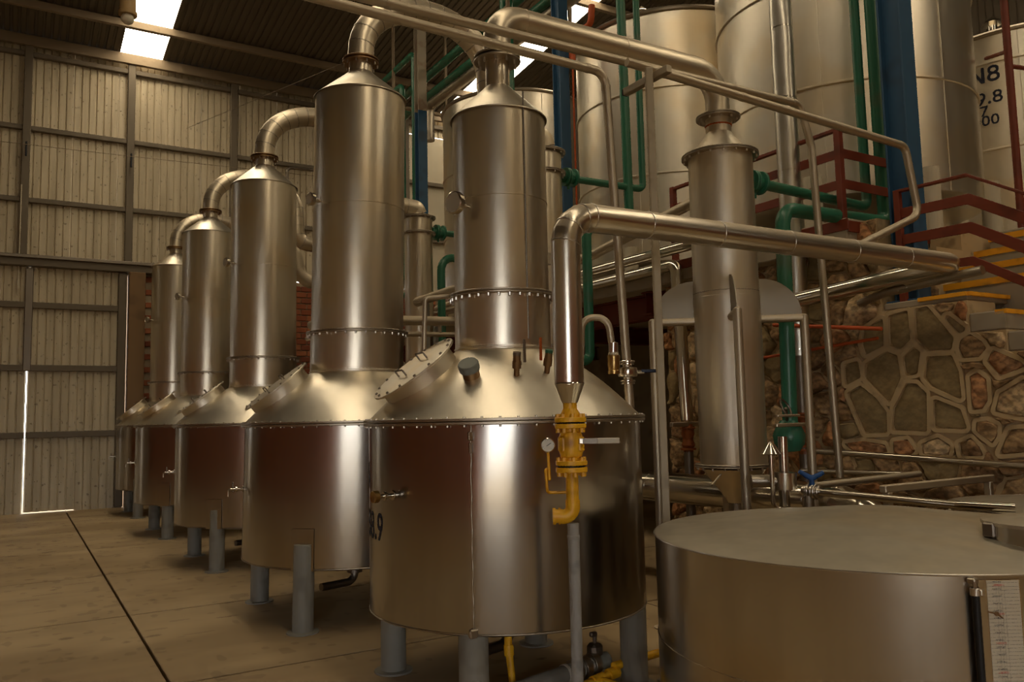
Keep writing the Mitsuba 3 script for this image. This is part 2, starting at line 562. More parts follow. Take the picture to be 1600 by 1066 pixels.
GA, GB, GH = -8.4, -2.3, 4.2
part(wf, 'masonry', cat(span(X0, GA, Y0 - 0.3, Y0, 0, 4.6), span(GB, X1, Y0 - 0.3, Y0, 0, 4.6)), 'dark_brickwork')
part(wf, 'ribbed_sheet', sheet(X1 - X0, 7.0).apply_translation((X0, Y0 - 0.05, GH)), 'wall_sheet', smooth=False)
yard = struct('ground_outside', 'sunlit concrete yard outside the gateway')
part(yard, 'slab', cat(span(-40, 40, -45, Y0, -0.3, -0.02), span(-40, 40, Y1 + 0.02, 45, -0.3, -0.02)), 'concrete')

# roof: ribbed sheets, translucent sheets, purlins
RID = 4.0


def roof_z(y):
    return 9.79 + 0.10 * (Y1 - max(y, RID)) - (0.10 * (RID - y) if y < RID else 0)


def roof_sheet(y0, y1, pitch=0.1433, d=0.03, w=W):
    n = round(w / pitch)
    xs_, zs_ = [0.0], [0.0]
    for k in range(n):
        for f, z in ((0.52, 0.0), (0.62, d), (0.90, d), (1.0, 0.0)):
            xs_.append((k + f) * pitch)
            zs_.append(z)
    xs_[-1] += 0.012
    xs_[0] -= 0.012
    m = len(xs_)
    v = np.array([(x, y, z + roof_z(y)) for y in (y0, y1) for x, z in zip(xs_, zs_)])
    f = np.array([t for i in range(m - 1) for t in ((i, m + i + 1, i + 1), (i, m + i, m + i + 1))])
    return trimesh.Trimesh(v, f, process=False)


ce = struct('ceiling', 'dark ribbed metal roof on steel purlins')
far, near = mikit.ply(roof_sheet(RID, Y1 + 0.1), 'roof_sheet'), mikit.ply(roof_sheet(Y0 - 0.4, RID), 'roof_sheet')
LIGHT = (12, 21)
for k in range(30):
    x = GRID0 + k * W
    if k in LIGHT:
        continue
    for s in (far, near):
        put(numbered('roof_sheet', ce), {**s, 'to_world': T().translate([x, 0, 0])})
part(ce, 'verge_sheet', cat(span(X0 - 0.3, GRID0, Y0 - 0.4, RID, 9.65, 11.4), span(X0 - 0.3, GRID0, RID, Y1 + 0.1, 9.7, 11.4)), 'roof_sheet')
for i, k in enumerate(LIGHT):
    s = struct(f'window_{i + 1}', 'strip of translucent roof sheets glowing with daylight')
    x = GRID0 + k * W
    for a, b in ((RID, Y1 + 0.05), (Y0 - 0.35, RID)):
        m = roof_sheet(a, b)
        m.apply_translation((x, 0, 0))
        kk = numbered('translucent_sheet', s)
        put(kk, {**mikit.ply(m, 'skylight_sheet'), 'emitter': {'type': 'area', 'radiance': rgb(*SKYLIGHT)}})
PY = [19.08, 17.72, 13.2, 9.2, 5.2, 2.8, -0.8, -4.4, -7.6]
for y in PY:
    z = roof_z(y) - 0.015
    h = 0.22 if y > 19 else 0.15
    part(ce, 'purlin', span(X0, X1, y - 0.05, y + 0.05, z - h, z, 0.008), 'purlin_paint')

# the raised floor at the right, its retaining wall and stairs
mz = struct('mezzanine', 'raised concrete floor on the right that carries the storage tanks')
part(mz, 'slab', span(6.2, 15.9, 4.52, 19.2, 3.14, 3.38, 0.012), 'concrete')
part(mz, 'slab', span(8.1, 15.9, 0.5, 4.50, 3.16, 3.38, 0.012), 'concrete')
for y in (7.4, 10.7, 14.0, 17.3):
    part(mz, 'floor_beam', cat(span(6.35, 12, y - 0.08, y + 0.08, 3.12, 3.14), span(6.35, 12, y - 0.006, y + 0.006, 2.88, 3.12), span(6.35, 12, y - 0.08, y + 0.08, 2.86, 2.88)), 'red_paint')
part(mz, 'edge_beam', cat(span(6.5, 6.68, 4.6, 19, 3.12, 3.14), span(6.58, 6.6, 4.6, 19, 2.86, 3.12), span(6.5, 6.68, 4.6, 19, 2.84, 2.86)), 'red_paint')
part(mz, 'back_wall', span(10.6, 10.8, 7.2, 19.2, 0, 3.14), 'concrete')

ws = struct('wall_stone', 'retaining wall of grey flagstones and rough rubble set in raised mortar')
XW = 6.4
wpoly = [(7.1, 0), (7.1, 3.36), (4.36, 3.36), (4.36, 2.537), (3.62, 2.537)]
y, z = 3.62, 2.60
while z > 1.4:
    z -= 0.17
    wpoly.append((y, z - 0.153))
    y -= 0.28
    wpoly.append((y, z - 0.153))
wpoly += [(1.0, z - 0.153), (1.0, 0)]
WP = sg.Polygon(wpoly)
EY, EZ, EX = V(0, 1, 0), V(0, 0, 1), V(1, 0, 0)
part(ws, 'mortar_bed', prism(WP, 0.4, (XW, 0, 0), EY, EZ, EX), 'stone_mortar', smooth=False)
part(ws, 'rubble_core', cat(span(7.0, 7.4, 4.2, 4.5, 2.3, 3.13), span(7.4, 8.08, 4.2, 4.5, 2.3, 3.36), span(6.82, 7.0, 4.55, 4.8, 0, 3.1)), 'stone_mortar')
FLAG = [
    [(4.55, 2.1), (4.33, 2.2), (4.22, 2.15), (4.2, 1.95), (4.33, 1.72), (4.57, 1.96)], [(4.19, 2.13), (4.08, 2.22), (4.01, 2.16), (4.05, 1.97), (4.17, 1.95), (4.18, 2.01)],
    [(3.98, 2.13), (3.75, 2.12), (3.7, 1.98), (3.69, 1.73), (3.96, 1.86), (4.02, 1.94)], [(4.76, 1.85), (4.6, 1.92), (4.45, 1.8), (4.35, 1.67), (4.36, 1.48), (4.6, 1.47)],
    [(4.31, 1.7), (4.17, 1.92), (4.07, 1.91), (3.98, 1.82), (4.0, 1.49), (4.34, 1.5)], [(3.95, 1.79), (3.71, 1.69), (3.66, 1.51), (3.96, 1.52)],
    [(4.55, 2.4), (4.33, 2.5), (4.34, 2.23), (4.55, 2.15), (4.58, 2.27)], [(4.3, 2.5), (4.1, 2.53), (4.09, 2.26), (4.2, 2.18), (4.31, 2.23)],
    [(4.06, 2.53), (3.93, 2.54), (3.72, 2.25), (3.75, 2.14), (3.97, 2.15), (4.07, 2.26)], [(3.9, 2.53), (3.81, 2.49), (3.6, 2.3), (3.69, 2.26), (3.72, 2.29)], [(4.77, 2.11), (4.6, 2.14), (4.58, 1.97), (4.77, 1.89)]]
RUBBLE = [
    [(3.71, 2.16), (3.69, 2.23), (3.6, 2.28), (3.5, 2.2), (3.47, 2.14), (3.54, 2.07), (3.69, 2.07)], [(3.64, 1.94), (3.57, 1.98), (3.49, 1.91), (3.49, 1.74), (3.54, 1.67), (3.64, 1.66)],
    [(3.44, 2.14), (3.23, 2.03), (3.19, 1.98), (3.41, 1.91), (3.5, 2.04)], [(3.42, 1.8), (3.24, 1.9), (3.17, 1.89), (3.19, 1.59), (3.39, 1.63), (3.47, 1.65)],
    [(3.61, 1.59), (3.52, 1.6), (3.43, 1.56), (3.44, 1.47), (3.49, 1.4), (3.62, 1.51)], [(3.37, 1.53), (3.27, 1.54), (3.2, 1.52), (3.21, 1.35), (3.47, 1.32), (3.42, 1.42)],
    [(4.84, 1.4), (4.61, 1.43), (4.39, 1.4), (4.36, 1.32), (4.68, 1.29)], [(4.33, 1.43), (4.18, 1.45), (4.11, 1.34), (4.19, 1.28), (4.33, 1.31)],
    [(4.08, 1.41), (3.92, 1.47), (3.81, 1.4), (3.83, 1.31), (4.07, 1.31)], [(3.77, 1.42), (3.65, 1.47), (3.58, 1.39), (3.55, 1.31), (3.75, 1.3)]]


def stone_mesh(poly, h, rough, x):
    """a stone on the wall plane x: a bevelled polygon standing h proud towards -x, its face uneven"""
    poly = poly.buffer(-0.006).buffer(0.006, join_style=1).simplify(0.003)
    if poly.geom_type != 'Polygon':
        poly = max(poly.geoms, key=lambda g: g.area)
    L = poly.exterior.length
    n = int(np.clip(L / 0.045, 8, 26))
    ring = np.array([poly.exterior.interpolate(i / n, normalized=True).coords[0] for i in range(n)])
    if sg.LinearRing(ring).is_ccw:
        ring = ring[::-1]
    c = np.array(poly.representative_point().coords[0])
    rows = []
    for s, d in ((1.0, -0.01), (0.97, 0.55 * h), (0.86, 0.95 * h), (0.5, h)):
        q = c + (ring - c) * s
        dd = np.full(n, d)
        if d > 0:
            dd = dd + (meshkit.noise(np.c_[q * 14, np.full(n, s)], 3) - 0.5) * rough * s
        rows.append(np.c_[x - dd, q])
    v = np.vstack(rows + [np.array([[x - h, *c]])])
    f = []
    for k in range(3):
        for i in range(n):
            j = (i + 1) % n
            f += [(k * n + i, k * n + j, (k + 1) * n + j), (k * n + i, (k + 1) * n + j, (k + 1) * n + i)]
    f += [(3 * n + i, 3 * n + (i + 1) % n, 4 * n) for i in range(n)]
    m = trimesh.Trimesh(v, np.array(f), process=False)
    m.fix_normals()
    return m


flags = [sg.Polygon(p).buffer(-0.032).buffer(0.032).intersection(WP) for p in FLAG]
rubs = [sg.Polygon(p).buffer(-0.02).buffer(0.02).intersection(WP) for p in RUBBLE]
for p in flags:
    part(ws, 'flagstone', stone_mesh(p.buffer(-0.012), 0.014, 0.006, XW), 'stone_grey', smooth=40)
for i, p in enumerate(rubs):
    part(ws, 'stone', stone_mesh(p.buffer(-0.008), 0.03, 0.05, XW), ['stone_brown', 'stone_rust', 'stone_rust', 'stone_pale', 'stone_brown'][i % 5], smooth=50)
ridge = unary_union([p.buffer(0.022) for p in flags + rubs]).difference(unary_union([p.buffer(-0.010) for p in flags + rubs])).intersection(WP)
part(ws, 'mortar_ridge', cat(*[prism(g, 0.03, (XW, 0, 0), EY, EZ, -EX) for g in getattr(ridge, 'geoms', [ridge]) if g.area > 1e-5]), 'stone_mortar', smooth=False)
taken = unary_union([p.buffer(0.02) for p in flags + rubs])
from scipy.spatial import Voronoi
pts = []
while len(pts) < 330:
    q = rng.uniform((1.0, 0.0), (7.1, 3.36))
    dmin = 0.105 + 0.13 * meshkit.noise(np.array([q[0] * 2, q[1] * 2, 1.0]))
    if all(np.hypot(*(q - p)) > dmin for p in pts):
        pts.append(q)
        miss = 0
    else:
        miss += 1
        if miss > 400:
            break
P = np.array(pts)
vor = Voronoi(np.vstack([P, P * (1, -1), P * (1, -1) + (0, 6.72), P * (-1, 1) + (2, 0), P * (-1, 1) + (14.2, 0)]))
for i in range(len(P)):
    reg = vor.regions[vor.point_region[i]]
    if -1 in reg or not reg:
        continue
    pg = sg.Polygon(vor.vertices[reg]).intersection(WP).difference(taken)
    for g in getattr(pg, 'geoms', [pg]):
        if g.geom_type != 'Polygon':
            continue
        g = g.segmentize(0.03)
        q = np.array(g.exterior.coords)
        q = q + (np.c_[meshkit.noise(np.c_[q * 15, np.full(len(q), 1.5)], 4), meshkit.noise(np.c_[q * 15, np.full(len(q), 8.5)], 5)] - 0.5) * 0.05
        g = sg.Polygon(q).buffer(0)
        g = max(getattr(g, 'geoms', [g]), key=lambda w: w.area).buffer(-0.010)
        if g.area < 0.003 or g.geom_type != 'Polygon':
            continue
        t = meshkit.noise(np.array([P[i][0] * 3.1, P[i][1] * 3.1, 5.0]))
        part(ws, 'stone', stone_mesh(g, 0.025 + 0.05 * rng.random(), 0.085, XW), ['stone_brown', 'stone_pale', 'stone_rust', 'stone_brown', 'stone_grey'][int(rng.integers(0, 5))], smooth=50)
for i, (y0, z0) in enumerate(((4.21, 2.62), (4.45, 2.60), (4.70, 2.62), (4.22, 2.87), (4.47, 2.88), (4.72, 2.86))):
    g = sg.Polygon([(y0, z0), (y0 + 0.2, z0 + 0.02), (y0 + 0.22, z0 + 0.14), (y0 + 0.1, z0 + 0.22), (y0 - 0.01, z0 + 0.19)])
    part(ws, 'stone', stone_mesh(g, 0.03, 0.05, 7.0), ['stone_pale', 'stone_rust', 'stone_brown'][i % 3], smooth=50)

st = thing('staircase', 'concrete stairs with yellow nosings at the top of the stone wall', 'stairs')
part(st, 'landing', span(6.41, 7.0, 3.62, 4.35, 2.54, 2.60, 0.01), 'concrete')
part(st, 'yellow_nosing', cat(span(6.41, 6.99, 3.595, 3.68, 2.575, 2.606), span(6.38, 6.45, 3.62, 4.02, 2.575, 2.606)), 'nosing_paint', smooth=False)
y, z = 3.62, 2.60
while z > 1.5:
    z -= 0.17
    part(st, 'tread', span(6.41, 6.98, y - 0.28, y, z - 0.15, z, 0.01), 'concrete')
    part(st, 'yellow_nosing', span(6.41, 6.97, y - 0.29, y - 0.20, z - 0.028, z + 0.006), 'nosing_paint', smooth=False)
    y -= 0.28
for k in range(4):
    x, z = 7.0 + 0.26 * k, 2.60 + 0.17 * (k + 1)
    part(st, 'upper_tread', span(x, x + 0.26, 2.3, 4.15, 2.3 if k == 0 else z - 0.3, z, 0.008), 'concrete')
    part(st, 'yellow_nosing', span(x - 0.012, x + 0.06, 2.3, 4.155, z - 0.05, z + 0.006), 'nosing_paint', smooth=False)

# ================================================================ the pot stills
def manhole(t, cx, cy, R, zr, Rc, zc, rad, turn=174):
    """the round hatch on the shoulder, facing -x"""
    sl = math.atan2(zc - zr, R - Rc)
    az = math.radians(turn)
    rd, tang = V(math.cos(az), math.sin(az), 0), V(-math.sin(az), math.cos(az), 0)
    nrm = rd * math.sin(sl) + V(0, 0, math.cos(sl))
    ry = (R + Rc) / 2 - 0.045
    base = V(cx, cy, zr - 0.035 + (R - ry) * math.tan(sl)) + rd * ry
    nk = part(t, 'manhole_collar', lathe([(rad - 0.05, -0.07), (rad - 0.05, 0.11)], 48, base, nrm), 'steel_shoulder')
    top = base + nrm * 0.11
    ld = part(t, 'manhole_lid', lathe([(0, 0), (rad - 0.003, 0), (rad, 0.003), (rad, 0.012), (rad - 0.003, 0.015), (0, 0.017)], 56, top, nrm), 'steel_shoulder')
    part(ld, 'bolts', bolts(top + nrm * 0.015, nrm, rad - 0.022, 16, 0.009, 0.010), 'steel_dark', smooth=False, kind='stuff')
    x, yv, _ = frame_of(nrm)
    slope = np.cross(nrm, tang)
    for s in (-1, 1):
        c = top + nrm * 0.016 + slope * 0.09 * s
        part(ld, 'handle', sweep(fillet([c - tang * 0.07, c - tang * 0.07 + nrm * 0.045, c + tang * 0.07 + nrm * 0.045, c + tang * 0.07], 0.012, 4), 0.006, 8), 'steel_dark')


def thermometer(t, p, d, r=0.055):
    p, d = V(*p), V(*d) / np.linalg.norm(d)
    k = part(t, 'dial_thermometer', cat(cyl(p - d * 0.03, p + d * 0.10, 0.009, 10), disc_ring(p + d * 0.02, d, 0, 0.018, 0.03, 12),
                                       lathe([(0, 0.10), (r, 0.10), (r, 0.135), (r - 0.007, 0.14), (r - 0.009, 0.134)], 28, p, d)), 'steel_pipe')
    part(k, 'dial', lathe([(r - 0.008, 0.134), (0, 0.134)], 28, p, d), 'old_dial')


def wrapped_text(text, h, cx, cy, R, z, a0, bold=True, tall=1.0):
    """painted figures lying on a cylinder; the string starts at the angle a0 and runs with increasing angle"""
    m = meshkit.text_mesh(text, h, 0.002, bold)
    m = m.subdivide_to_size(0.03)
    v = m.vertices.copy()
    a = a0 + v[:, 0] / R
    r = R + 0.0012 + v[:, 2] * 0.4
    m.vertices = np.c_[cx + r * np.cos(a), cy + r * np.sin(a), z + v[:, 1] * tall]
    return m


SEAM = -132.8


def pot(cx, cy, R, Rc, zcol, label, neck=0.11, first=False):
    t = thing('pot_still', label, 'still', 'stainless steel pot stills in a row')
    zb, zr, zs, zf = 0.49, 1.66, 2.14, 2.51
    o = (cx, cy, 0)
    kt = lathe([(0, zb - 0.10), (R * 0.7, zb - 0.05), (R * 0.96, zb - 0.004), (R, zb + 0.02), (R, 0.9), (R, 1.3), (R, zr)], 160, o)
    # the sheets stand out a little where they meet
    v = kt.vertices.copy()
    al = np.arctan2(v[:, 1] - cy, v[:, 0] - cx) - math.radians(SEAM)
    al = (al + PI) % (2 * PI) - PI
    bul = (0.022 if first else 0.0) * np.clip(1 - np.abs(al) / 0.5, 0, 1) ** 1.6 * (v[:, 2] > zb - 0.03) * np.clip((zr - v[:, 2]) / 0.3 + 0.25, 0, 1)
    v[:, :2] += (v[:, :2] - (cx, cy)) * bul[:, None]
    kt.vertices = v
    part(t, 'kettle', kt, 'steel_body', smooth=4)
    part(t, 'bottom_weld', torus_ring((cx, cy, zb + 0.012), (0, 0, 1), R + 0.001, 0.005, 96, 6), 'steel_flange')
    fr = part(t, 'rim_flange', cat(disc_ring((cx, cy, zr - 0.002), (0, 0, 1), R - 0.02, R + 0.035, 0.018, 112), disc_ring((cx, cy, zr + 0.019), (0, 0, 1), R - 0.02, R + 0.035, 0.018, 112)), 'steel_flange')
    part(fr, 'bolts', cat(bolts((cx, cy, zr - 0.002), (0, 0, -1), R + 0.018, 56, 0.007, 0.012), bolts((cx, cy, zr + 0.037), (0, 0, 1), R + 0.018, 56, 0.008, 0.008)), 'steel_flange', smooth=False, kind='stuff')
    zr2 = zr + 0.037
    # the shoulder: nearly a cone, rounding over into the column
    prof = []
    for s in np.linspace(0, 1, 15):
        r = R + (Rc - R) * s
        z = zr2 + (zs - zr2) * (s + 0.10 * math.sin(PI * s))
        prof.append((r, z))
    prof.append((Rc, zs + 0.03))
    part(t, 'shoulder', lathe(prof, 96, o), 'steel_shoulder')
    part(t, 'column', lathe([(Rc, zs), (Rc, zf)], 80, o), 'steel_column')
    part(t, 'column', lathe([(Rc - 0.004, zf), (Rc - 0.004, zcol), (Rc - 0.006, zcol + 0.004)], 80, o), 'steel_column')
    fz = part(t, 'column_flange', cat(disc_ring((cx, cy, zf - 0.014), (0, 0, 1), Rc - 0.02, Rc + 0.042, 0.014, 80), disc_ring((cx, cy, zf + 0.002), (0, 0, 1), Rc - 0.02, Rc + 0.042, 0.014, 80)), 'steel_flange')
    part(fz, 'bolts', bolts((cx, cy, zf - 0.014), (0, 0, -1), Rc + 0.026, 32, 0.009, 0.02), 'steel_bolt', smooth=False, kind='stuff')
    part(t, 'weld_seam', torus_ring((cx, cy, zf + (zcol - zf) * 0.52), (0, 0, 1), Rc - 0.003, 0.004, 80, 6), 'steel_column')
    part(t, 'weld_seam', torus_ring((cx, cy, zs + 0.012), (0, 0, 1), Rc + 0.001, 0.007, 80, 6), 'steel_shoulder')
    zk = zcol + (0.28 if not first else 0.24)
    part(t, 'column_cap', lathe([(Rc + 0.012, zcol - 0.004), (Rc + 0.012, zcol + 0.004), (neck + 0.03, zk - 0.02), (neck, zk + 0.01)], 72, o), 'steel_shoulder')
    zn = zk + (0.10 if not first else 0.19)
    nk = part(t, 'neck', lathe([(neck, zk - 0.01), (neck, zn)], 40, o), 'steel_column')
    part(nk, 'neck_flange', cat(disc_ring((cx, cy, zn), (0, 0, 1), neck - 0.01, neck + (0.078 if first else 0.062), 0.014, 48), disc_ring((cx, cy, zn + 0.03), (0, 0, 1), neck - 0.01, neck + (0.078 if first else 0.062), 0.014, 48)), 'bronze' if not first else 'steel_flange')
    part(nk, 'gasket', disc_ring((cx, cy, zn + 0.012), (0, 0, 1), neck - 0.01, neck + 0.035, 0.02, 40), 'brass' if not first else 'steel_dark')
    part(nk, 'bolts', bolts((cx, cy, zn), (0, 0, -1), neck + 0.045, 10, 0.008, 0.03), 'steel_bolt', smooth=False, kind='stuff')
    manhole(t, cx, cy, R, zr2, Rc, zs + 0.02, 0.31 if first else 0.335, 175.5 if first else 174)
    lr = 0.085
    off = 0.69 if not first else 0.575
    for sx in (-1, 1):
        for sy in (-1, 1):
            x, y = cx + sx * off, cy + sy * off
            top = 0.70 if not first else zb + 0.03
            lg = part(t, 'leg', lathe([(lr, 0.012), (lr, top), (lr - 0.006, top + 0.004), (0, top + 0.004)], 28, (x, y, 0)), 'leg_paint')
            part(lg, 'foot_plate', lathe([(0, 0), (lr + 0.045, 0), (lr + 0.045, 0.012), (lr, 0.016)], 28, (x, y, 0)), 'leg_paint')
            if not first:
                u = V(sx, sy, 0) / math.sqrt(2)
                part(lg, 'pad_plate', bbox(V(cx, cy, 0.66) + u * (R + 0.003), (0.20, 0.008, 0.34), 0.003, ax=(V(-u[1], u[0], 0), u, V(0, 0, 1))), 'steel_body', smooth=False)
    # sampling cock on the aisle side
    a = math.radians(170 if not first else 191)
    d = V(math.cos(a), math.sin(a), 0)
    p = V(cx, cy, 1.11 if not first else 1.25) + d * R
    ck = part(t, 'sampling_cock', cat(disc_ring(p, d, 0, 0.03, 0.01, 20), cyl(p, p + d * 0.11, 0.012, 12), disc_ring(p + d * 0.05, d, 0, 0.026, 0.02, 16)), 'steel_pipe')
    if not first:
        part(ck, 'lever', bbox(p + d * 0.09 + V(0, 0, 0.02), (0.016, 0.016, 0.09), 0.004), 'steel_dark', smooth=False)
        part(ck, 'spout', sweep(fillet([p + d * 0.10, p + d * 0.13, p + d * 0.13 - V(0, 0, 0.06)], 0.02, 4), 0.010, 10), 'steel_pipe')
    else:
        part(ck, 'dial', lathe([(0, 0.11), (0.036, 0.11), (0.036, 0.14), (0.03, 0.143), (0, 0.138)], 28, p, d), 'brass')
    a = math.radians(198)
    d = V(math.cos(a), math.sin(a), 0)
    zt = zf + (zcol - zf) * (0.53 if not first else 0.47)
    thermometer(t, V(cx, cy, zt) + d * Rc, d, 0.06 if not first else 0.075)
    # drain under the kettle
    part(t, 'drain', cat(lathe([(0.07, 0.30), (0.07, zb - 0.05)], 20, o), sweep(fillet([(cx, cy, 0.36), (cx, cy, 0.22), (cx - 0.35, cy - 0.1, 0.22)], 0.08, 6), 0.035, 12)), 'steel_dark')
    return t, zn + 0.044


POTS = [(2.82, 4.77, 0.90, 0.325, 3.74), (2.75, 7.39, 1.0, 0.435, 4.79), (2.72, 10.69, 1.04, 0.415, 4.77), (2.68, 13.99, 1.07, 0.43, 4.80), (2.66, 17.29, 1.0, 0.44, 4.80)]
PL = ['front stainless pot still with the short column and yellow steam valve', 'second stainless pot still with the tallest looking column', 'third stainless pot still along the row',
      'fourth stainless pot still along the row, partly hidden', 'farthest pot still, nearest the brick wall and the far sliding door']
tops = []
pots = []
for i, (cx, cy, R, Rc, zc) in enumerate(POTS):
    t, ztop = pot(cx, cy, R, Rc, zc, PL[i], 0.085 if i == 0 else 0.115, i == 0)
    pots.append(t)
    tops.append(ztop)

# the second still leans a little to the right
LEAN = 0.0165
shear = np.eye(4)
shear[:3, 2] += RT * LEAN
shear[:3, 3] -= RT * LEAN * 1.7
for k in list(scene):
    if k.startswith(pots[1] + '__'):
        scene[k] = {**scene[k], 'to_world': T(shear.tolist())}

# the front still's own details
P1 = pots[0]
cx, cy, R, Rc, _ = POTS[0]
for a, key in ((-132.8, 'sheet_seam'),):
    t = math.radians(a)
    u = V(math.cos(t), math.sin(t), 0)
    zz = np.linspace(0.50, 1.655, 60)
    rs = (R + 0.001) * (1 + 0.022 * np.clip((1.66 - zz) / 0.3 + 0.25, 0, 1))
    path = np.array([(cx + (R + 0.001) * math.cos(t + 0.002 * math.sin(z * 31)), cy + (R + 0.001) * math.sin(t + 0.002 * math.sin(z * 31)), z) for z in zz])
    path[:, :2] = (cx, cy) + (path[:, :2] - (cx, cy)) * (rs / (R + 0.001))[:, None]
    part(P1, key, sweep(path, 0.0045 + 0.0015 * np.sin(zz * 67), 8), 'steel_flange')
    for c_ in (bbox(u * (R + 0.024) + (cx, cy, 1.595), (0.03, 0.024, 0.05), 0.005), bbox(u * (R + 0.024) + (cx, cy, 1.53), (0.016, 0.02, 0.06), 0.004), bbox(u * (R + 0.03) + (cx, cy, 0.515), (0.05, 0.03, 0.05), 0.008)):
        part(P1, 'seam_clip', c_, 'steel_flange', smooth=False)
t = math.radians(-90)
path = [(cx + (Rc + 0.001) * math.cos(t), cy + (Rc + 0.001) * math.sin(t), z) for z in np.linspace(2.2, 3.85, 24)]
part(P1, 'column_seam', sweep(path, 0.005, 6), 'steel_dark')
part(P1, 'painted_number', wrapped_text('N4', 0.12, cx, cy, R, 1.27, math.radians(151), True, 1.3), 'ink', smooth=False)
part(P1, 'painted_number', wrapped_text('138.9', 0.12, cx, cy, R, 0.97, math.radians(153.5), True, 1.3), 'ink', smooth=False)
sl = math.atan2(2.16 - 1.697, R - Rc)


def on_shoulder(az, r):
    a = math.radians(az)
    d = V(math.cos(a), math.sin(a), 0)
    s = (R - r) / (R - Rc)
    z = 1.697 + (2.14 - 1.697) * (s + 0.10 * math.sin(PI * s))
    return V(cx, cy, z) + d * r, d * math.sin(sl) + V(0, 0, math.cos(sl)), d


p, nrm, d = on_shoulder(-138.5, 0.63)
cp = part(P1, 'filler_cap', lathe([(0.052, -0.02), (0.052, 0.05)], 28, p, nrm), 'bronze')
part(cp, 'cap', lathe([(0, 0.048), (0.062, 0.048), (0.064, 0.055), (0.064, 0.09), (0.058, 0.098), (0, 0.10)], 28, p, nrm), 'lid_rubber')
for az, r, hc, lean in ((-113.5, 0.63, 'steel_dark', 0.05), (-95, 0.61, 'green_paint', -0.045)):
    p, nrm, d = on_shoulder(az, r)
    q = V(0, 0, 1) * 0.6 + nrm * 0.4
    q /= np.linalg.norm(q)
    vv = part(P1, 'ball_valve', cat(cyl(p - q * 0.02, p + q * 0.045, 0.017, 14), cyl(p + q * 0.04, p + q * 0.085, 0.027, 14), cyl(p + q * 0.085, p + q * 0.125, 0.024, 8)), 'bronze')
    part(vv, 'outlet', lathe([(0, 0.12), (0.024, 0.12), (0.024, 0.14), (0, 0.142)], 12, p, q), hc)
    e = p + q * 0.07 + RT * lean * 0.6
    part(vv, 'lever', cat(cyl(p + q * 0.065, e, 0.010, 8), bbox(e + V(0, 0, 0.075) + RT * lean * 0.35, (0.018, 0.008, 0.14), 0.003)), 'orange_paint' if lean < 0 else 'steel_dark', smooth=False)

# the goose-neck vent of the front still
vp = fillet([(3.14, 4.35, 1.80), (3.18, 4.35, 2.34), (3.34, 4.28, 2.34), (3.37, 4.27, 2.09)], 0.085, 8)
vt = thing('vent_pipe', 'goose-neck steel vent pipe with a brass check valve over the front still', 'pipe')
part(vt, 'tube', sweep(vp, 0.023, 16), 'conduit_steel')
o = (3.37, 4.27, 0)
part(vt, 'sleeve', lathe([(0.0235, 2.10), (0.032, 2.105), (0.032, 2.17), (0.0235, 2.175)], 24, o), 'steel_pipe')
part(vt, 'white_tape', lathe([(0.033, 2.088), (0.033, 2.108)], 24, o), 'cream_paint')
part(vt, 'check_valve', lathe([(0, 1.965), (0.041, 1.965), (0.041, 1.985), (0.037, 1.99), (0.042, 2.02), (0.040, 2.06), (0.043, 2.075), (0.040, 2.09), (0, 2.09)], 28, o), 'brass')


# ---------------------------------------------------------------- vapour pipes and condensers
def pipe(name, label, pts, r, mat, bend=0.12, group=None, seams=(), cat_='pipe', n=18, k=8, w=0.014):
    path = fillet(pts, bend, k) if len(pts) > 2 else np.array(pts, float)
    t = thing(name, label, cat_, group)
    if not len(seams):
        put(t, mikit.ply(sweep(path, r, n), mat, smooth=35))
        return t
    part(t, 'tube', sweep(path, r, n), mat)
    for s in seams:
        part(t, 'joint_band', bands(path, [s], r, w, 0.0025, n + 6), mat)
    return t


ztop = tops[0]
pipe('vapor_pipe', 'broad vapour pipe bending off the front still to its condenser, dusty on top', [(2.82, 4.77, ztop - 0.01), (2.82, 4.77, 4.51), (4.93, 4.75, 4.51), (4.93, 4.75, 4.16)],
     0.098, 'vapor_steel', [0.17, 0.24], seams=(0.45, 1.35, 2.35))
VL = ['arched vapour pipe over the second still', 'arched vapour pipe leaving the third still behind the tall column', 'arched vapour pipe over the fourth still', 'arched vapour pipe over the farthest still']
for i in range(1, 5):
    cx_, cy_, *_ = POTS[i]
    z0 = tops[i] - 0.01
    if i == 1:
        cx_, cy_ = cx_ + RT[0] * LEAN * (z0 - 1.7), cy_ + RT[1] * LEAN * (z0 - 1.7)
    th = np.linspace(PI, 0, 25)
    arc = [(cx_ + 0.72 + 0.72 * math.cos(q), cy_, z0 + 0.06 + 0.60 * math.sin(q) ** 0.9) for q in th]
    path = np.vstack([[(cx_, cy_, z0)], arc, fillet([(cx_ + 1.44, cy_, z0 + 0.02), (cx_ + 1.46, cy_, z0 - 0.40), (4.9, cy_, z0 - 0.45), (4.93, cy_, 4.66)], [0.2, 0.06], 6)])
    t = thing('vapor_pipe', VL[i - 1], 'pipe', 'arched vapour pipes over the stills')
    part(t, 'tube', sweep(path, 0.128, 22), 'vapor_steel')
    L = length(path)
    for s in np.arange(0.16, min(L, 3.2), 0.155):
        part(t, 'gore_seam', bands(path, [s], 0.1275, 0.011, 0.0036, 28), 'steel_flange')


def flange(t, o, R, w, mat='steel_flange', nb=16, h=0.012, bolt=True):
    f = part(t, 'flange', cat(disc_ring((*o[:2], o[2] - h), (0, 0, 1), R - 0.01, R + w, h, 56), disc_ring((*o[:2], o[2] + 0.003), (0, 0, 1), R - 0.01, R + w, h, 56)), mat)
    if bolt:
        part(f, 'bolts', bolts((*o[:2], o[2] - h), (0, 0, -1), R + w * 0.6, nb, 0.009, 0.018), 'steel_bolt', smooth=False, kind='stuff')
    return f


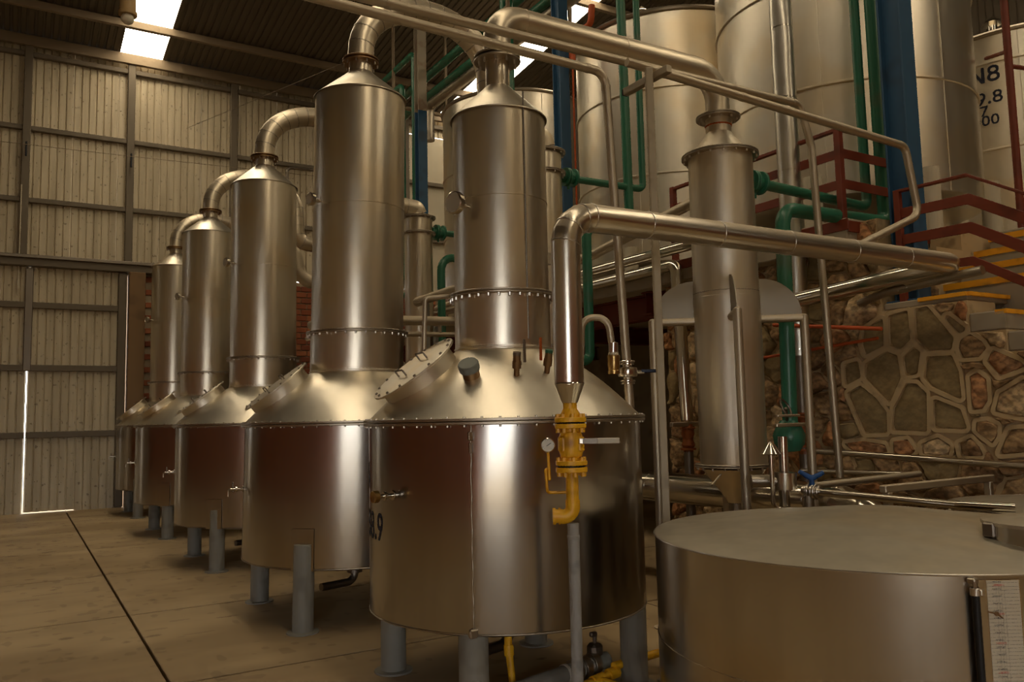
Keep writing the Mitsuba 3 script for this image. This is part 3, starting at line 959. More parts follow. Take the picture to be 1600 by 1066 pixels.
# the near condenser
CX, CY, CR = 4.93, 4.75, 0.262
c1 = thing('condenser', 'tall stainless condenser on tubular legs with half-round gusset plates', 'condenser')
o = (CX, CY, 0)
part(c1, 'shell', lathe([(CR, 1.28), (CR, 2.66)], 72, o), 'steel_matte')
part(c1, 'shell', lathe([(CR - 0.002, 2.66), (CR - 0.002, 3.80)], 72, o), 'steel_matte')
part(c1, 'weld_seam', torus_ring((CX, CY, 2.66), (0, 0, 1), CR - 0.001, 0.004, 64, 6), 'steel_flange')
flange(c1, (CX, CY, 3.80), CR, 0.05, nb=18)
part(c1, 'top_cone', lathe([(CR + 0.03, 3.815), (CR - 0.03, 3.83), (0.13, 3.96), (0.105, 4.0)], 60, o), 'steel_shoulder')
part(c1, 'neck', lathe([(0.105, 3.99), (0.105, 4.12)], 40, o), 'steel_matte')
flange(c1, (CX, CY, 4.13), 0.105, 0.075, nb=10)
part(c1, 'rust_ring', torus_ring((CX, CY, 4.06), (0, 0, 1), 0.103, 0.008, 40, 6), 'orange_paint')
flange(c1, (CX, CY, 1.275), CR, 0.045, 'steel_flange', nb=18)
part(c1, 'bottom_cone', lathe([(0.06, 0.98), (0.08, 1.02), (CR - 0.01, 1.25)], 60, o), 'steel_matte')
part(c1, 'outlet', lathe([(0.055, 0.5), (0.055, 1.0)], 28, o), 'steel_flange')
for k in range(4):
    dx, dy = math.cos(math.radians(231 + 90 * k)), math.sin(math.radians(231 + 90 * k))
    u = V(dx, dy, 0)
    s = V(-dy, dx, 0)
    e = V(CX, CY, 2.44) + u * 0.60
    lg = part(c1, 'leg', cat(sweep([e + V(0, 0, 0.02), V(e[0], e[1], 0.0)], 0.034, 18), sweep([V(CX, CY, 2.44) + u * (CR - 0.01), e], 0.032, 18), trimesh.creation.icosphere(2, 0.0345).apply_translation(e)), 'conduit_steel')
    part(lg, 'foot_plate', disc_ring((e[0], e[1], 0), (0, 0, 1), 0, 0.08, 0.012, 20), 'conduit_steel')
    q = [(CR - 0.01, 0.0), (0.585, 0.0)] + [(CR + (0.585 - CR) * math.cos(t), 0.30 * math.sin(t)) for t in np.linspace(0.1, PI / 2, 14)] + [(CR - 0.01, 0.30)]
    part(c1, 'gusset_plate', prism(sg.Polygon(q), 0.006, V(CX, CY, 2.47) - s * 0.003, u, EZ, s), 'steel_plate', smooth=False)
part(c1, 'doubler_plate', lathe([(CR + 0.0035, 1.9), (CR + 0.0035, 2.62), (CR - 0.002, 2.624)], 80, o), 'steel_matte')
part(c1, 'stay_bracket', cat(sweep([(CX + 0.25, CY - 0.1, 1.24), (CX + 0.06, CY - 0.02, 1.04)], 0.008, 8), sweep([(CX - 0.25, CY - 0.1, 1.22), (CX - 0.5, CY - 0.25, 1.16)], 0.008, 8)), 'conduit_steel')

for k, (cy_, lab) in enumerate(((7.39, 'slim flanged condenser peeking out at the right of the front still\'s column'), (10.69, 'slim flanged condenser between the two nearest still columns'), (13.99, 'slim flanged condenser of the fourth still, hidden behind its row'))):
    if k == 2:
        continue
    c = thing('condenser', lab, 'condenser')
    o = (4.93, cy_, 0)
    part(c, 'shell', lathe([(0.205, 2.45), (0.205, 4.36)], 48, o), 'steel_column')
    part(c, 'header', lathe([(0.205, 4.37), (0.205, 4.58), (0.12, 4.66), (0.0, 4.67)], 48, o), 'steel_column')
    part(c, 'lower_header', lathe([(0.205, 2.2), (0.205, 2.44)], 48, o), 'steel_column')
    for z in (4.60, 4.365, 2.445):
        flange(c, (4.93, cy_, z), 0.205, 0.05, nb=14)
    part(c, 'bottom_cone', lathe([(0.06, 1.9), (0.205, 2.2)], 40, o), 'steel_column')
    part(c, 'outlet', lathe([(0.05, 0.02), (0.055, 1.9)], 24, o), 'steel_flange')
    for dx in (-0.26, 0.26):
        part(c, 'leg', cat(sweep([(4.93 + dx, cy_, 2.5), (4.93 + dx, cy_, 0)], 0.03, 12), bbox((4.93 + dx * 0.9, cy_, 2.46), (0.14, 0.08, 0.02), 0.004)), 'leg_paint')

# ================================================================ big storage tanks on the raised floor
def storage_tank(cx, cy, R, z0, z1, label, legs=True, seam0=3.88, head=True):
    t = thing('storage_tank', label, 'tank', 'steel storage tanks on the raised floor')
    o = (cx, cy, 0)
    zs = [z0]
    z = seam0 + 1.175
    while z < z1 - 0.2:
        zs.append(z)
        z += 1.175
    zs.append(z1)
    for i, (a, b) in enumerate(zip(zs[:-1], zs[1:])):
        rr = R - 0.004 * (i % 2)
        prof = [(rr, a), (rr, b)]
        if i == 0:
            prof = [(0, z0 - 0.06), (R * 0.92, z0 - 0.04), (R, z0), (rr, b)]
        part(t, 'shell_course', lathe(prof, 128, o), 'steel_tank')
        if i:
            part(t, 'weld_seam', torus_ring((cx, cy, a), (0, 0, 1), R + 0.004, 0.017, 112, 6), 'steel_tank')
    part(t, 'top_rim', torus_ring((cx, cy, z1), (0, 0, 1), R + 0.005, 0.035, 112, 8), 'steel_flange')
    part(t, 'roof_cone', lathe([(R, z1), (0.15, z1 + 0.22), (0, z1 + 0.23)], 96, o), 'steel_tank')
    part(t, 'vent', lathe([(0.06, z1 + 0.15), (0.06, z1 + 0.55), (0.14, z1 + 0.5), (0, z1 + 0.62)], 24, (cx - 0.5, cy, 0)), 'steel_pipe')
    if legs:
        for k in range(8):
            a = 2 * PI * k / 8 + math.radians(248)
            x, y = cx + (R + 0.05) * math.cos(a), cy + (R + 0.05) * math.sin(a)
            part(t, 'leg', lathe([(0.095, 3.38), (0.095, z0 + 0.2), (0, z0 + 0.2)], 20, (x, y, 0)), 'cream_paint')
    for k in range(3):
        a = PI + 0.5 + k * 0.9
        zz = np.linspace(z0, z1, 2)
        part(t, 'sheet_seam', sweep([(cx + R * math.cos(a), cy + R * math.sin(a), z) for z in zz], 0.006, 6), 'steel_tank')
    return t


storage_tank(8.29, 6.01, 1.40, 3.88, 7.9, 'huge storage tank behind the blue column and green pipes')
t2 = storage_tank(8.29, 8.93, 1.40, 3.70, 7.12, 'second storage tank, behind the two tall green pipes left of the huge one', seam0=3.70)
storage_tank(8.29, 13.43, 1.40, 3.70, 7.62, 'farthest storage tank, rising behind the front still\'s column', seam0=3.9)
t4 = storage_tank(12.26, 6.0, 1.40, 3.6, 6.62, 'storage tank with stencilled black numbers in the second row', seam0=3.88)
for s, h, z, a0 in (('N8', 0.20, 5.98, 184.0), ('9.8', 0.155, 5.685, 186.5), ('7', 0.13, 5.53, 188.0), ('000', 0.125, 5.40, 184.0)):
    part(t4, 'painted_number', wrapped_text(s, h, 12.26, 6.0, 1.40, z, math.radians(a0)), 'ink', smooth=False)

# ================================================================ columns
def column(x, y, z0, z1, w, d, label, swap):
    """a boxed steel column, blue up to z = swap and primer above"""
    c = thing('steel_column', label, 'column', 'blue steel columns along the raised floor')
    for a, b, m in ((z0, min(swap, z1), 'blue_paint'), (min(swap, z1), z1, 'primer_paint')):
        if b - a < 0.05:
            continue
        q = cat(bbox((x, y, (a + b) / 2), (w * 0.35, d, b - a), 0.004), bbox((x, y - d / 2, (a + b) / 2), (w, 0.02, b - a), 0.004), bbox((x, y + d / 2, (a + b) / 2), (w, 0.02, b - a), 0.004))
        part(c, 'shaft', q, m, smooth=False)
    part(c, 'base_plate', bbox((x, y, z0 + 0.01), (w + 0.12, d + 0.12, 0.02), 0.004), 'blue_paint', smooth=False)
    return c


column(6.62, 4.21, 2.60, 11.0, 0.19, 0.20, 'big blue column at the landing, in front of the huge storage tank', 20)
column(6.45, 9.15, 3.38, 10.7, 0.16, 0.17, 'blue column right of the front still\'s column, rust-streaked', 20)
column(6.42, 13.75, 3.38, 10.2, 0.18, 0.16, 'blue column with bare primer above, between the two nearest stills', 7.5)
part('steel_column', 'rust_strip', bbox((6.72, 4.215, 5.3), (0.006, 0.17, 4.2), 0.002), 'primer_paint', smooth=False)

# the square post under the conduits
pl = thing('support_post', 'slim square steel post standing at the right of the front still', 'post')
part(pl, 'tube', bbox((3.62, 4.10, 2.02), (0.05, 0.05, 4.04), 0.006, ax=(V(0.857, -0.515, 0), V(0.515, 0.857, 0), V(0, 0, 1))), 'post_paint', smooth=False)
part(pl, 'foot_plate', bbox((3.62, 4.10, 0.006), (0.14, 0.14, 0.012), 0.003), 'galvanised', smooth=False)
part(pl, 'bracket_arm', bbox((3.66, 4.17, 3.985), (0.05, 0.46, 0.05), 0.004), 'conduit_steel', smooth=False)
part(pl, 'end_cap', bbox((3.66, 4.41, 3.985), (0.045, 0.012, 0.045), 0.003), 'black_rubber', smooth=False)

# ================================================================ conduits overhead and their drops
pipe('overhead_pipe', 'lower of the two thin overhead pipes, ending above the front still\'s valve', [(-8.95, 4.02, 4.0), (3.40, 4.30, 4.04), (3.52, 4.30, 1.74)], 0.030, 'conduit_steel', 0.10, 'thin overhead pipes', seams=(9.6, 12.2, 12.42), w=0.03)
pipe('overhead_pipe', 'upper of the two thin overhead pipes, turning down before the clad riser', [(-8.95, 4.40, 4.05), (5.52, 4.40, 4.24), (5.64, 4.40, 3.9), (5.80, 4.42, 0.9), (5.80, 4.42, 0.3)], 0.031, 'conduit_steel', [0.08, 0.1, 0.1], 'thin overhead pipes', seams=(10.8, 13.7, 14.4), w=0.04)
pipe('overhead_pipe', 'long thin overhead pipe that turns down in front of the big blue column', [(3.50, 4.18, 4.09), (6.16, 3.90, 3.83), (6.29, 3.90, 3.27), (5.55, 3.90, 2.97), (5.2, 3.90, 2.84)], 0.031, 'conduit_steel', [0.08, 0.12, 0.05], 'thin overhead pipes', seams=(0.3, 1.0, 3.28, 3.9), w=0.035)
bv = thing('butterfly_valve', 'small clamped valve with dark blue lever on the thin pipe into the front still', 'valve')
for z in (2.045, 1.915):
    part(bv, 'clamp', cat(disc_ring((3.508, 4.30, z), (0, 0, 1), 0.03, 0.052, 0.012, 28), disc_ring((3.508, 4.30, z - 0.016), (0, 0, 1), 0.03, 0.047, 0.012, 28)), 'steel_pipe')
part(bv, 'body', lathe([(0.03, 1.945), (0.062, 1.95), (0.066, 1.965), (0.066, 1.995), (0.062, 2.01), (0.03, 2.015)], 28, (3.508, 4.30, 0)), 'steel_pipe')
d = RT
part(bv, 'stem', cyl(V(3.508, 4.30, 1.98) + d * 0.06, V(3.508, 4.30, 1.98) + d * 0.11, 0.014, 10), 'steel_pipe')
part(bv, 'lever', bbox(V(3.508, 4.30, 1.985) + d * 0.165, (0.15, 0.03, 0.022), 0.006, ax=(d, V(-d[1], d[0], 0), V(0, 0, 1))), 'dark_blue_handle', smooth=False)

# ================================================================ steam line with the yellow valve
SX, SY = 2.50, 3.55
sp = [(SX, SY, 1.86), (SX, SY, 2.775), (6.18, SY, 2.795), (6.12, 3.95, 2.76), (6.12, 5.0, 2.70)]
path = fillet(sp, [0.16, 0.13, 0.05], 4)
sm = thing('steam_pipe', 'thick aluminium-clad steam pipe bending over in front of the front still', 'pipe')
part(sm, 'cladding', sweep(path[:-2], 0.079, 30), 'steam_clad')
for s in (0.76, 0.86, 0.96, 1.02, 1.42, 1.98, 2.6, 3.25, 3.85):
    part(sm, 'joint_band', bands(path, [s], 0.0785, 0.010, 0.0036, 34), 'steel_bolt')
part(sm, 'end_cone', lathe([(0.042, 1.765), (0.078, 1.86), (0.0815, 1.865), (0.079, 1.872)], 36, (SX, SY, 0)), 'steel_clad')
part(sm, 'return_run', sweep(fillet([(6.10, 3.62, 2.785), (6.10, 4.4, 2.74), (6.10, 5.4, 2.68)], 0.1, 4), 0.072, 26), 'steel_clad')
yv = thing('steam_valve', 'yellow flanged ball valve on a yellow pipe before the front still', 'valve')
o = (SX, SY, 0)
part(yv, 'weld_neck', lathe([(0.036, 1.70), (0.037, 1.775), (0.0, 1.775)], 28, o), 'yellow_paint')
part(yv, 'weld_neck', lathe([(0.055, 1.688), (0.05, 1.71), (0.037, 1.735)], 28, o), 'yellow_paint')
for a, b in ((1.664, 1.690), (1.632, 1.656), (1.440, 1.464), (1.404, 1.430)):
    part(yv, 'flange', disc_ring((SX, SY, a), (0, 0, 1), 0, 0.083, b - a, 40), 'yellow_paint')
part(yv, 'gasket', cat(disc_ring((SX, SY, 1.656), (0, 0, 1), 0, 0.074, 0.008, 32), disc_ring((SX, SY, 1.430), (0, 0, 1), 0, 0.074, 0.010, 32)), 'black_rubber')
part(yv, 'bolts', cat(*[bolts((SX, SY, z), (0, 0, 1), 0.067, 8, 0.012, 0.018, 0.35, 0.012) for z in (1.690, 1.464)], *[bolts((SX, SY, z), (0, 0, -1), 0.067, 8, 0.012, 0.022, 0.35, 0.012) for z in (1.632, 1.404)]), 'yellow_paint', smooth=False, kind='stuff')
part(yv, 'body', cat(lathe([(0.045, 1.464), (0.045, 1.48), (0.056, 1.485), (0.063, 1.51), (0.063, 1.585), (0.056, 1.61), (0.045, 1.615), (0.045, 1.632)], 32, o), bbox((SX, SY, 1.55), (0.135, 0.10, 0.105), 0.02, ax=(RT, V(-RT[1], RT[0], 0), V(0, 0, 1)))), 'orange_paint' if False else 'yellow_paint')
part(yv, 'pipe', lathe([(0.0335, 1.20), (0.0335, 1.404)], 28, o), 'yellow_paint')
part(yv, 'pipe_elbow', sweep(fillet([(SX, SY, 1.26), (SX, SY, 1.175), V(SX, SY, 1.175) - RT * 0.06], 0.05, 6), 0.038, 22), 'yellow_paint')
part(yv, 'pipe', sweep([V(SX, SY, 1.178) - RT * 0.05, V(SX, SY, 1.178) - RT * 0.095], 0.036, 20), 'yellow_paint')
part(yv, 'pipe', cat(sweep([V(SX, SY, 1.178) - RT * 0.065, V(SX, SY, 1.178) - RT * 0.075], 0.043, 20), sweep([V(SX, SY, 1.178) - RT * 0.09, V(SX, SY, 1.178) - RT * 0.105], 0.043, 20)), 'yellow_paint')
fr = V(-RT[1], RT[0], 0) * -1                                     # from the valve towards the viewer's side
hb = V(SX, SY, 1.565) + RT * 0.055 + fr * 0.03
part(yv, 'stem', cat(cyl(hb - fr * 0.03, hb + fr * 0.03, 0.012, 12), bbox(hb + fr * 0.02, (0.035, 0.02, 0.03), 0.004, ax=(RT, fr, V(0, 0, 1)))), 'steel_bolt', smooth=False)
part(yv, 'lever', bbox(hb + fr * 0.03 + RT * 0.045, (0.085, 0.008, 0.03), 0.003, ax=(RT, fr, V(0, 0, 1))), 'steel_dark', smooth=False)
part(yv, 'grip', bbox(hb + fr * 0.03 + RT * 0.135, (0.115, 0.016, 0.030), 0.007, ax=(RT, fr, V(0, 0, 1))), 'white_handle', smooth=False)
g = V(SX, SY, 0) - RT * 0.122 + fr * 0.02
lo = V(SX, SY, 1.30) - RT * 0.03
gp = [lo, lo - RT * 0.098, V(g[0], g[1], 1.32) - RT * 0.01, V(g[0], g[1], 1.42) - RT * 0.016, V(g[0], g[1], 1.425) - RT * 0.002 - fr * 0.02, V(g[0], g[1], 1.33) + RT * 0.006, V(g[0], g[1], 1.42) + RT * 0.002, V(g[0], g[1], 1.51)]
part(yv, 'syphon', sweep(fillet(gp, [0.02, 0.03, 0.01, 0.01, 0.008, 0.03], 5), 0.0075, 12), 'yellow_paint')
pg = thing('pressure_gauge', 'round white pressure gauge on the thin yellow tube', 'gauge')
gc = V(g[0], g[1], 1.548)
part(pg, 'case', lathe([(0, -0.012), (0.034, -0.012), (0.038, -0.004), (0.038, 0.012), (0.034, 0.016), (0.032, 0.010), (0, 0.010)], 36, gc, fr), 'steel_pipe')
dl = part(pg, 'dial', lathe([(0.032, 0.0105), (0, 0.0105)], 36, gc, fr), 'gauge_face')
part(dl, 'pointer', bbox(gc + fr * 0.0125 + RT * 0.005 + V(0, 0, 0.003), (0.030, 0.002, 0.003), 0.0005, ax=(RT * 0.85 + V(0, 0, 0.53), fr, np.cross(RT * 0.85 + V(0, 0, 0.53), fr))), 'black_paint', smooth=False)
tk = [bbox(gc + fr * 0.0118 + 0.027 * (math.cos(a) * RT + math.sin(a) * V(0, 0, 1)), (0.005, 0.001, 0.0012), 0.0002, ax=(math.cos(a) * RT + math.sin(a) * V(0, 0, 1), fr, np.cross(math.cos(a) * RT + math.sin(a) * V(0, 0, 1), fr))) for a in np.radians(np.arange(-45, 226, 27))]
part(dl, 'graduations', cat(*tk), 'black_paint', smooth=False, kind='stuff')
part(pg, 'socket', cyl((g[0], g[1], 1.508), (g[0], g[1], 1.515), 0.011, 8), 'brass')
whole('pipe_prop', 'grey galvanised tube propping up the yellow valve from the floor', 'post', cat(lathe([(0, 0.012), (0.030, 0.012), (0.030, 1.14), (0, 1.14)], 22, o), disc_ring((SX, SY, 0), (0, 0, 1), 0, 0.07, 0.012, 22), disc_ring((SX, SY, 1.06), (0, 0, 1), 0.029, 0.0335, 0.02, 22)), 'galvanised')

# ================================================================ green cooling-water pipes
def valve_body(t, p, d, r, mat='green_paint'):
    p, d = V(*p), V(*d) / np.linalg.norm(V(*d))
    v = part(t, 'valve', cat(disc_ring(p, d, 0.02, r * 2.1, 0.022, 24), disc_ring(p + d * 0.028, d, 0.02, r * 2.1, 0.022, 24), cyl(p - d * 0.06, p + d * 0.12, r * 1.35, 18),
                             disc_ring(p + d * 0.115, d, 0.02, r * 2.1, 0.022, 24)), mat)
    part(v, 'lever', bbox(p + d * 0.05 + V(0, 0, -0.075), (0.03, 0.03, 0.13), 0.008), mat, smooth=False)
    part(v, 'bolts', bolts(p + d * 0.137, d, r * 1.75, 8, 0.008, 0.012), mat, smooth=False, kind='stuff')


GR = 'green cooling-water pipes of the condensers'
g1 = thing('water_pipe', 'green pipe from the near condenser\'s valve, rising before the huge storage tank', 'pipe', GR)
part(g1, 'tube', sweep(fillet([(5.42, 4.75, 3.635), (6.84, 4.75, 3.60), (6.82, 4.75, 9.2)], 0.07, 7), 0.045, 22), 'green_paint')
valve_body(g1, (5.27, 4.75, 3.64), (1, 0, 0), 0.048)
g2 = thing('water_pipe', 'thicker green pipe stepping down beside the near condenser to a green globe valve', 'pipe', GR)
part(g2, 'tube', sweep(fillet([(5.46, 4.62, 1.55), (5.50, 4.62, 3.40), (6.91, 4.62, 3.43), (6.90, 4.62, 9.2)], [0.15, 0.10], 8), 0.062, 24), 'green_paint')
part(g2, 'globe_valve', cat(lathe([(0.0, 1.36), (0.08, 1.37), (0.12, 1.43), (0.13, 1.50), (0.10, 1.57), (0.065, 1.62)], 28, (5.44, 4.62, 0))), 'green_paint')
part(g2, 'valve_arm', cat(bbox((5.36, 4.50, 1.585), (0.42, 0.03, 0.03), 0.006), bbox((5.28, 4.48, 1.66), (0.26, 0.02, 0.02), 0.005)), 'conduit_steel', smooth=False)
part(g2, 'handwheel', cat(torus_ring((5.30, 4.52, 1.72), (0.3, -0.85, 0.4), 0.075, 0.009, 28, 8), cyl((5.30, 4.52, 1.72), (5.40, 4.60, 1.60), 0.012, 8)), 'steel_dark')
g3 = thing('water_pipe', 'green pipe with a valve at the right of the front still\'s column', 'pipe', GR)
part(g3, 'tube', sweep(fillet([(5.40, 7.39, 4.37), (6.36, 7.39, 4.38), (6.36, 7.39, 9.0)], 0.07, 7), 0.041, 20), 'green_paint')
valve_body(g3, (5.22, 7.39, 4.38), (1, 0, 0), 0.05)
g4 = thing('water_pipe', 'thick green riser in front of the second storage tank', 'pipe', GR)
part(g4, 'tube', sweep(fillet([(5.05, 7.39, 2.3), (5.5, 7.39, 2.3), (5.5, 7.39, 3.85), (6.14, 7.39, 3.85), (6.10, 7.39, 9.0)], [0.1, 0.15, 0.12], 7), 0.055, 20), 'green_paint')
g5 = thing('water_pipe', 'green pipe with a valve between the two nearest still columns', 'pipe', GR)
part(g5, 'tube', sweep(fillet([(5.3, 10.69, 4.42), (6.44, 10.69, 4.42), (6.44, 10.69, 9.0)], 0.085, 7), 0.045, 20), 'green_paint')
valve_body(g5, (5.2, 10.69, 4.42), (1, 0, 0), 0.055)
g6 = thing('water_pipe', 'green pipe elbowing behind the front still\'s column', 'pipe', GR)
part(g6, 'tube', sweep(fillet([(5.29, 10.69, 1.6), (5.29, 10.69, 4.06), (6.56, 10.69, 4.06), (6.56, 10.69, 9.0)], [0.2, 0.12], 7), 0.06, 20), 'green_paint')
for k, (x, zt, lab) in enumerate(((6.15, 8.06, 'left one of the green pipe pair behind the tall still column'), (6.40, 8.75, 'right one of the green pipe pair behind the tall still column'))):
    g = thing('water_pipe', lab, 'pipe', GR)
    part(g, 'tube', sweep(fillet([(5.1, 13.99, 4.3 - 0.3 * k), (x, 13.99, 4.3 - 0.3 * k), (x, 13.99, zt), (x, 17.6, zt)], [0.1, 0.12], 6), 0.055, 18), 'green_paint')
for x, z, r, lab in ((6.9, 8.55, 0.085, 'upper green header pipe running under the roof'), (7.1, 8.30, 0.085, 'lower green header pipe running under the roof')):
    g = thing('header_pipe', lab, 'pipe', GR)
    part(g, 'tube', sweep([(x, 17.9, z), (x, 3.5, z)], r, 20), 'green_paint')
hs = thing('header_pipe', 'bare steel header pipe sloping up past the skylight', 'pipe')
part(hs, 'tube', sweep(fillet([(7.15, 14.9, 7.4), (7.15, 14.9, 8.14), (7.25, 5.0, 8.14)], 0.14, 6), 0.105, 22), 'steel_flange')
pr = thing('pipe_rack', 'steel angle brackets that carry the header pipes under the roof', 'bracket')
for y in (14.9, 10.4, 7.0):
    part(pr, 'cross_bar', bbox((6.95, y, 8.0), (1.3, 0.08, 0.06), 0.004), 'purlin_paint', smooth=False)
    for x in (6.36, 7.54):
        part(pr, 'hanger', bbox((x, y, 9.05), (0.05, 0.05, 2.1), 0.004), 'purlin_paint', smooth=False)
oh = thing('hose_hook', 'orange bent pipe at the top of the blue column by the skylight', 'pipe')
part(oh, 'tube', sweep(fillet([(6.55, 9.0, 6.55), (6.55, 9.0, 7.05), (6.55, 8.55, 6.98), (6.55, 8.52, 7.25)], [0.05, 0.1], 6), 0.045, 14), 'orange_pipe_paint')
part(oh, 'drop', sweep([(6.55, 9.0, 6.6), (6.55, 9.0, 4.2)], 0.014, 8), 'orange_pipe_paint')

# ================================================================ pipes along the raised floor and by the stone wall
cl = thing('clad_riser', 'broad dented aluminium-clad riser in front of the huge storage tank', 'pipe')
pth = np.array([(6.20, 5.10, z) for z in (2.20, 3.3, 3.9, 4.6, 5.3, 7.5, 9.5)])
part(cl, 'cladding', sweep(pth, 0.106, 30), 'riser_clad')
for s in (0.06, 1.05, 1.75, 2.45, 3.15, 4.0):
    part(cl, 'joint_band', bands(pth, [s], 0.1055, 0.014, 0.0022, 34), 'steel_clad')
part(cl, 'bare_pipe', lathe([(0.052, 1.35), (0.052, 2.22)], 24, (6.20, 5.10, 0)), 'steel_dark')
rv = part(cl, 'rusty_valve', cat(*[disc_ring((6.20, 5.10, z), (0, 0, 1), 0.02, 0.105, 0.02, 28) for z in (1.66, 1.63, 1.36, 1.33)], lathe([(0.05, 1.30), (0.05, 1.34), (0.05, 1.37), (0.075, 1.42), (0.08, 1.5), (0.06, 1.62), (0.05, 1.68)], 28, (6.20, 5.10, 0))), 'rusty_iron')
part(cl, 'foot', lathe([(0.05, 0.0), (0.05, 1.32)], 20, (6.20, 5.10, 0)), 'steel_dark')
pipe('ledge_pipe', 'uppermost clad pipe along the edge of the raised floor', [(6.10, 12.5, 3.55), (6.10, 8.09, 3.68), (6.10, 6.1, 3.95)], 0.060, 'conduit_steel', 0.3, 'pipes along the raised floor edge', seams=(4.1, 5.2), w=0.04)
pipe('ledge_pipe', 'middle shiny pipe along the edge of the raised floor', [(6.08, 15.0, 3.46), (6.08, 5.55, 3.48)], 0.062, 'steel_clad', 0.1, 'pipes along the raised floor edge', seams=(7.3, 8.4))
lp = thing('ledge_pipe', 'lowest shiny pipe along the raised floor edge, elbowing down behind the near condenser', 'pipe', 'pipes along the raised floor edge')
path = fillet([(6.06, 15.0, 3.27), (6.06, 6.55, 3.30), (6.06, 6.47, 1.62)], 0.09, 6)
part(lp, 'tube', sweep(path, 0.066, 24), 'steel_clad')
for s in (7.2, 8.55, 8.75, 9.4):
    part(lp, 'joint_band', bands(path, [s], 0.0655, 0.014, 0.002, 28), 'steel_clad')
part(lp, 'valve_bar', bbox((6.06, 6.45, 1.58), (0.50, 0.05, 0.05), 0.005), 'conduit_steel', smooth=False)
part(lp, 'rusty_valve', cat(*[disc_ring((6.06, 6.47, z), (0, 0, 1), 0.02, 0.08, 0.02, 28) for z in (1.53, 1.31)], lathe([(0.05, 1.29), (0.05, 1.33), (0.07, 1.36), (0.055, 1.41), (0.055, 1.44), (0.07, 1.48), (0.06, 1.53), (0.05, 1.58)], 28, (6.06, 6.47, 0))), 'rusty_iron')
part(lp, 'foot', lathe([(0.05, 0.0), (0.05, 1.30)], 20, (6.06, 6.47, 0)), 'steel_dark')
l2 = thing('riser_pipe', 'second clad riser with a rusty valve close behind the near condenser', 'pipe')
part(l2, 'tube', lathe([(0.055, 1.62), (0.055, 3.1)], 24, (5.88, 5.78, 0)), 'steel_clad')
part(l2, 'rusty_valve', cat(*[disc_ring((5.88, 5.78, z), (0, 0, 1), 0.02, 0.09, 0.02, 28) for z in (1.53, 1.31)], lathe([(0.05, 1.29), (0.07, 1.36), (0.055, 1.42), (0.07, 1.48), (0.05, 1.63)], 28, (5.88, 5.78, 0))), 'rusty_iron')
part(l2, 'foot', lathe([(0.05, 0.0), (0.05, 1.30)], 20, (5.88, 5.78, 0)), 'steel_dark')
l3 = thing('riser_pipe', 'polished riser pipe at the right of the near condenser, behind its gusset', 'pipe')
part(l3, 'tube', lathe([(0.042, 1.1), (0.042, 2.75)], 24, (5.83, 5.42, 0)), 'steel_pipe')
part(l3, 'joint_band', bands(np.array([(5.83, 5.42, 1.1), (5.83, 5.42, 2.75)]), [0.35, 1.05], 0.0415, 0.012, 0.003, 28), 'steel_pipe')
part(l3, 'foot', lathe([(0.042, 0.0), (0.042, 1.1)], 20, (5.83, 5.42, 0)), 'steel_dark')
pipe('wall_pipe', 'stub pipe with a dark coupling under the thick steam pipe\'s far end', [(6.16, 3.35, 2.715), (6.16, 4.15, 2.66), (6.30, 4.5, 2.62)], 0.036, 'steel_flange', 0.1, seams=(0.62, 0.7), w=0.05)
pipe('orange_pipe', 'thin orange pipe sticking out before the stone wall', [(6.05, 5.25, 2.50), (6.05, 4.14, 2.35)], 0.017, 'orange_pipe_paint')
o2 = thing('orange_pipe', 'second orange pipe, sloping low across the stone wall behind the first', 'pipe')
put(o2, mikit.ply(sweep([(6.30, 6.0, 2.20), (6.30, 4.35, 2.30)], 0.014, 10), 'orange_pipe_paint', smooth=35))
pipe('floor_pipe', 'higher of the two polished pipes running low along the stone wall', [(6.2, 5.1, 1.335), (6.2, 2.2, 1.23)], 0.026, 'steel_pipe', seams=(1.55,), w=0.03, group='polished pipes along the stone wall')
pipe('floor_pipe', 'lower of the two polished pipes along the stone wall, turning towards the vats', [(6.15, 5.1, 1.15), (6.15, 4.0, 1.17), (5.2, 4.10, 1.16)], 0.022, 'steel_pipe', 0.03, 'polished pipes along the stone wall', seams=(0.95,), w=0.03)
du = thing('floor_duct', 'wide shiny duct lying low behind the near condenser with a mitred elbow', 'duct')
path = fillet([(5.6, 9.6, 0.95), (5.6, 4.30, 0.97), (5.6, 3.95, 0.85), (5.6, 3.7, 0.2)], [0.5, 0.4], 4)
part(du, 'tube', sweep(path, 0.145, 30), 'steel_clad')
for s in (0.9, 2.0, 3.1, 4.2, 4.75, 5.05, 5.3):
    part(du, 'joint_band', bands(path, [s], 0.144, 0.014, 0.004, 36), 'steel_clad')
for y in (8.8, 6.9, 5.2):
    part(du, 'support', bbox((5.6, y, 0.42), (0.06, 0.06, 0.84), 0.005), 'steel_dark', smooth=False)

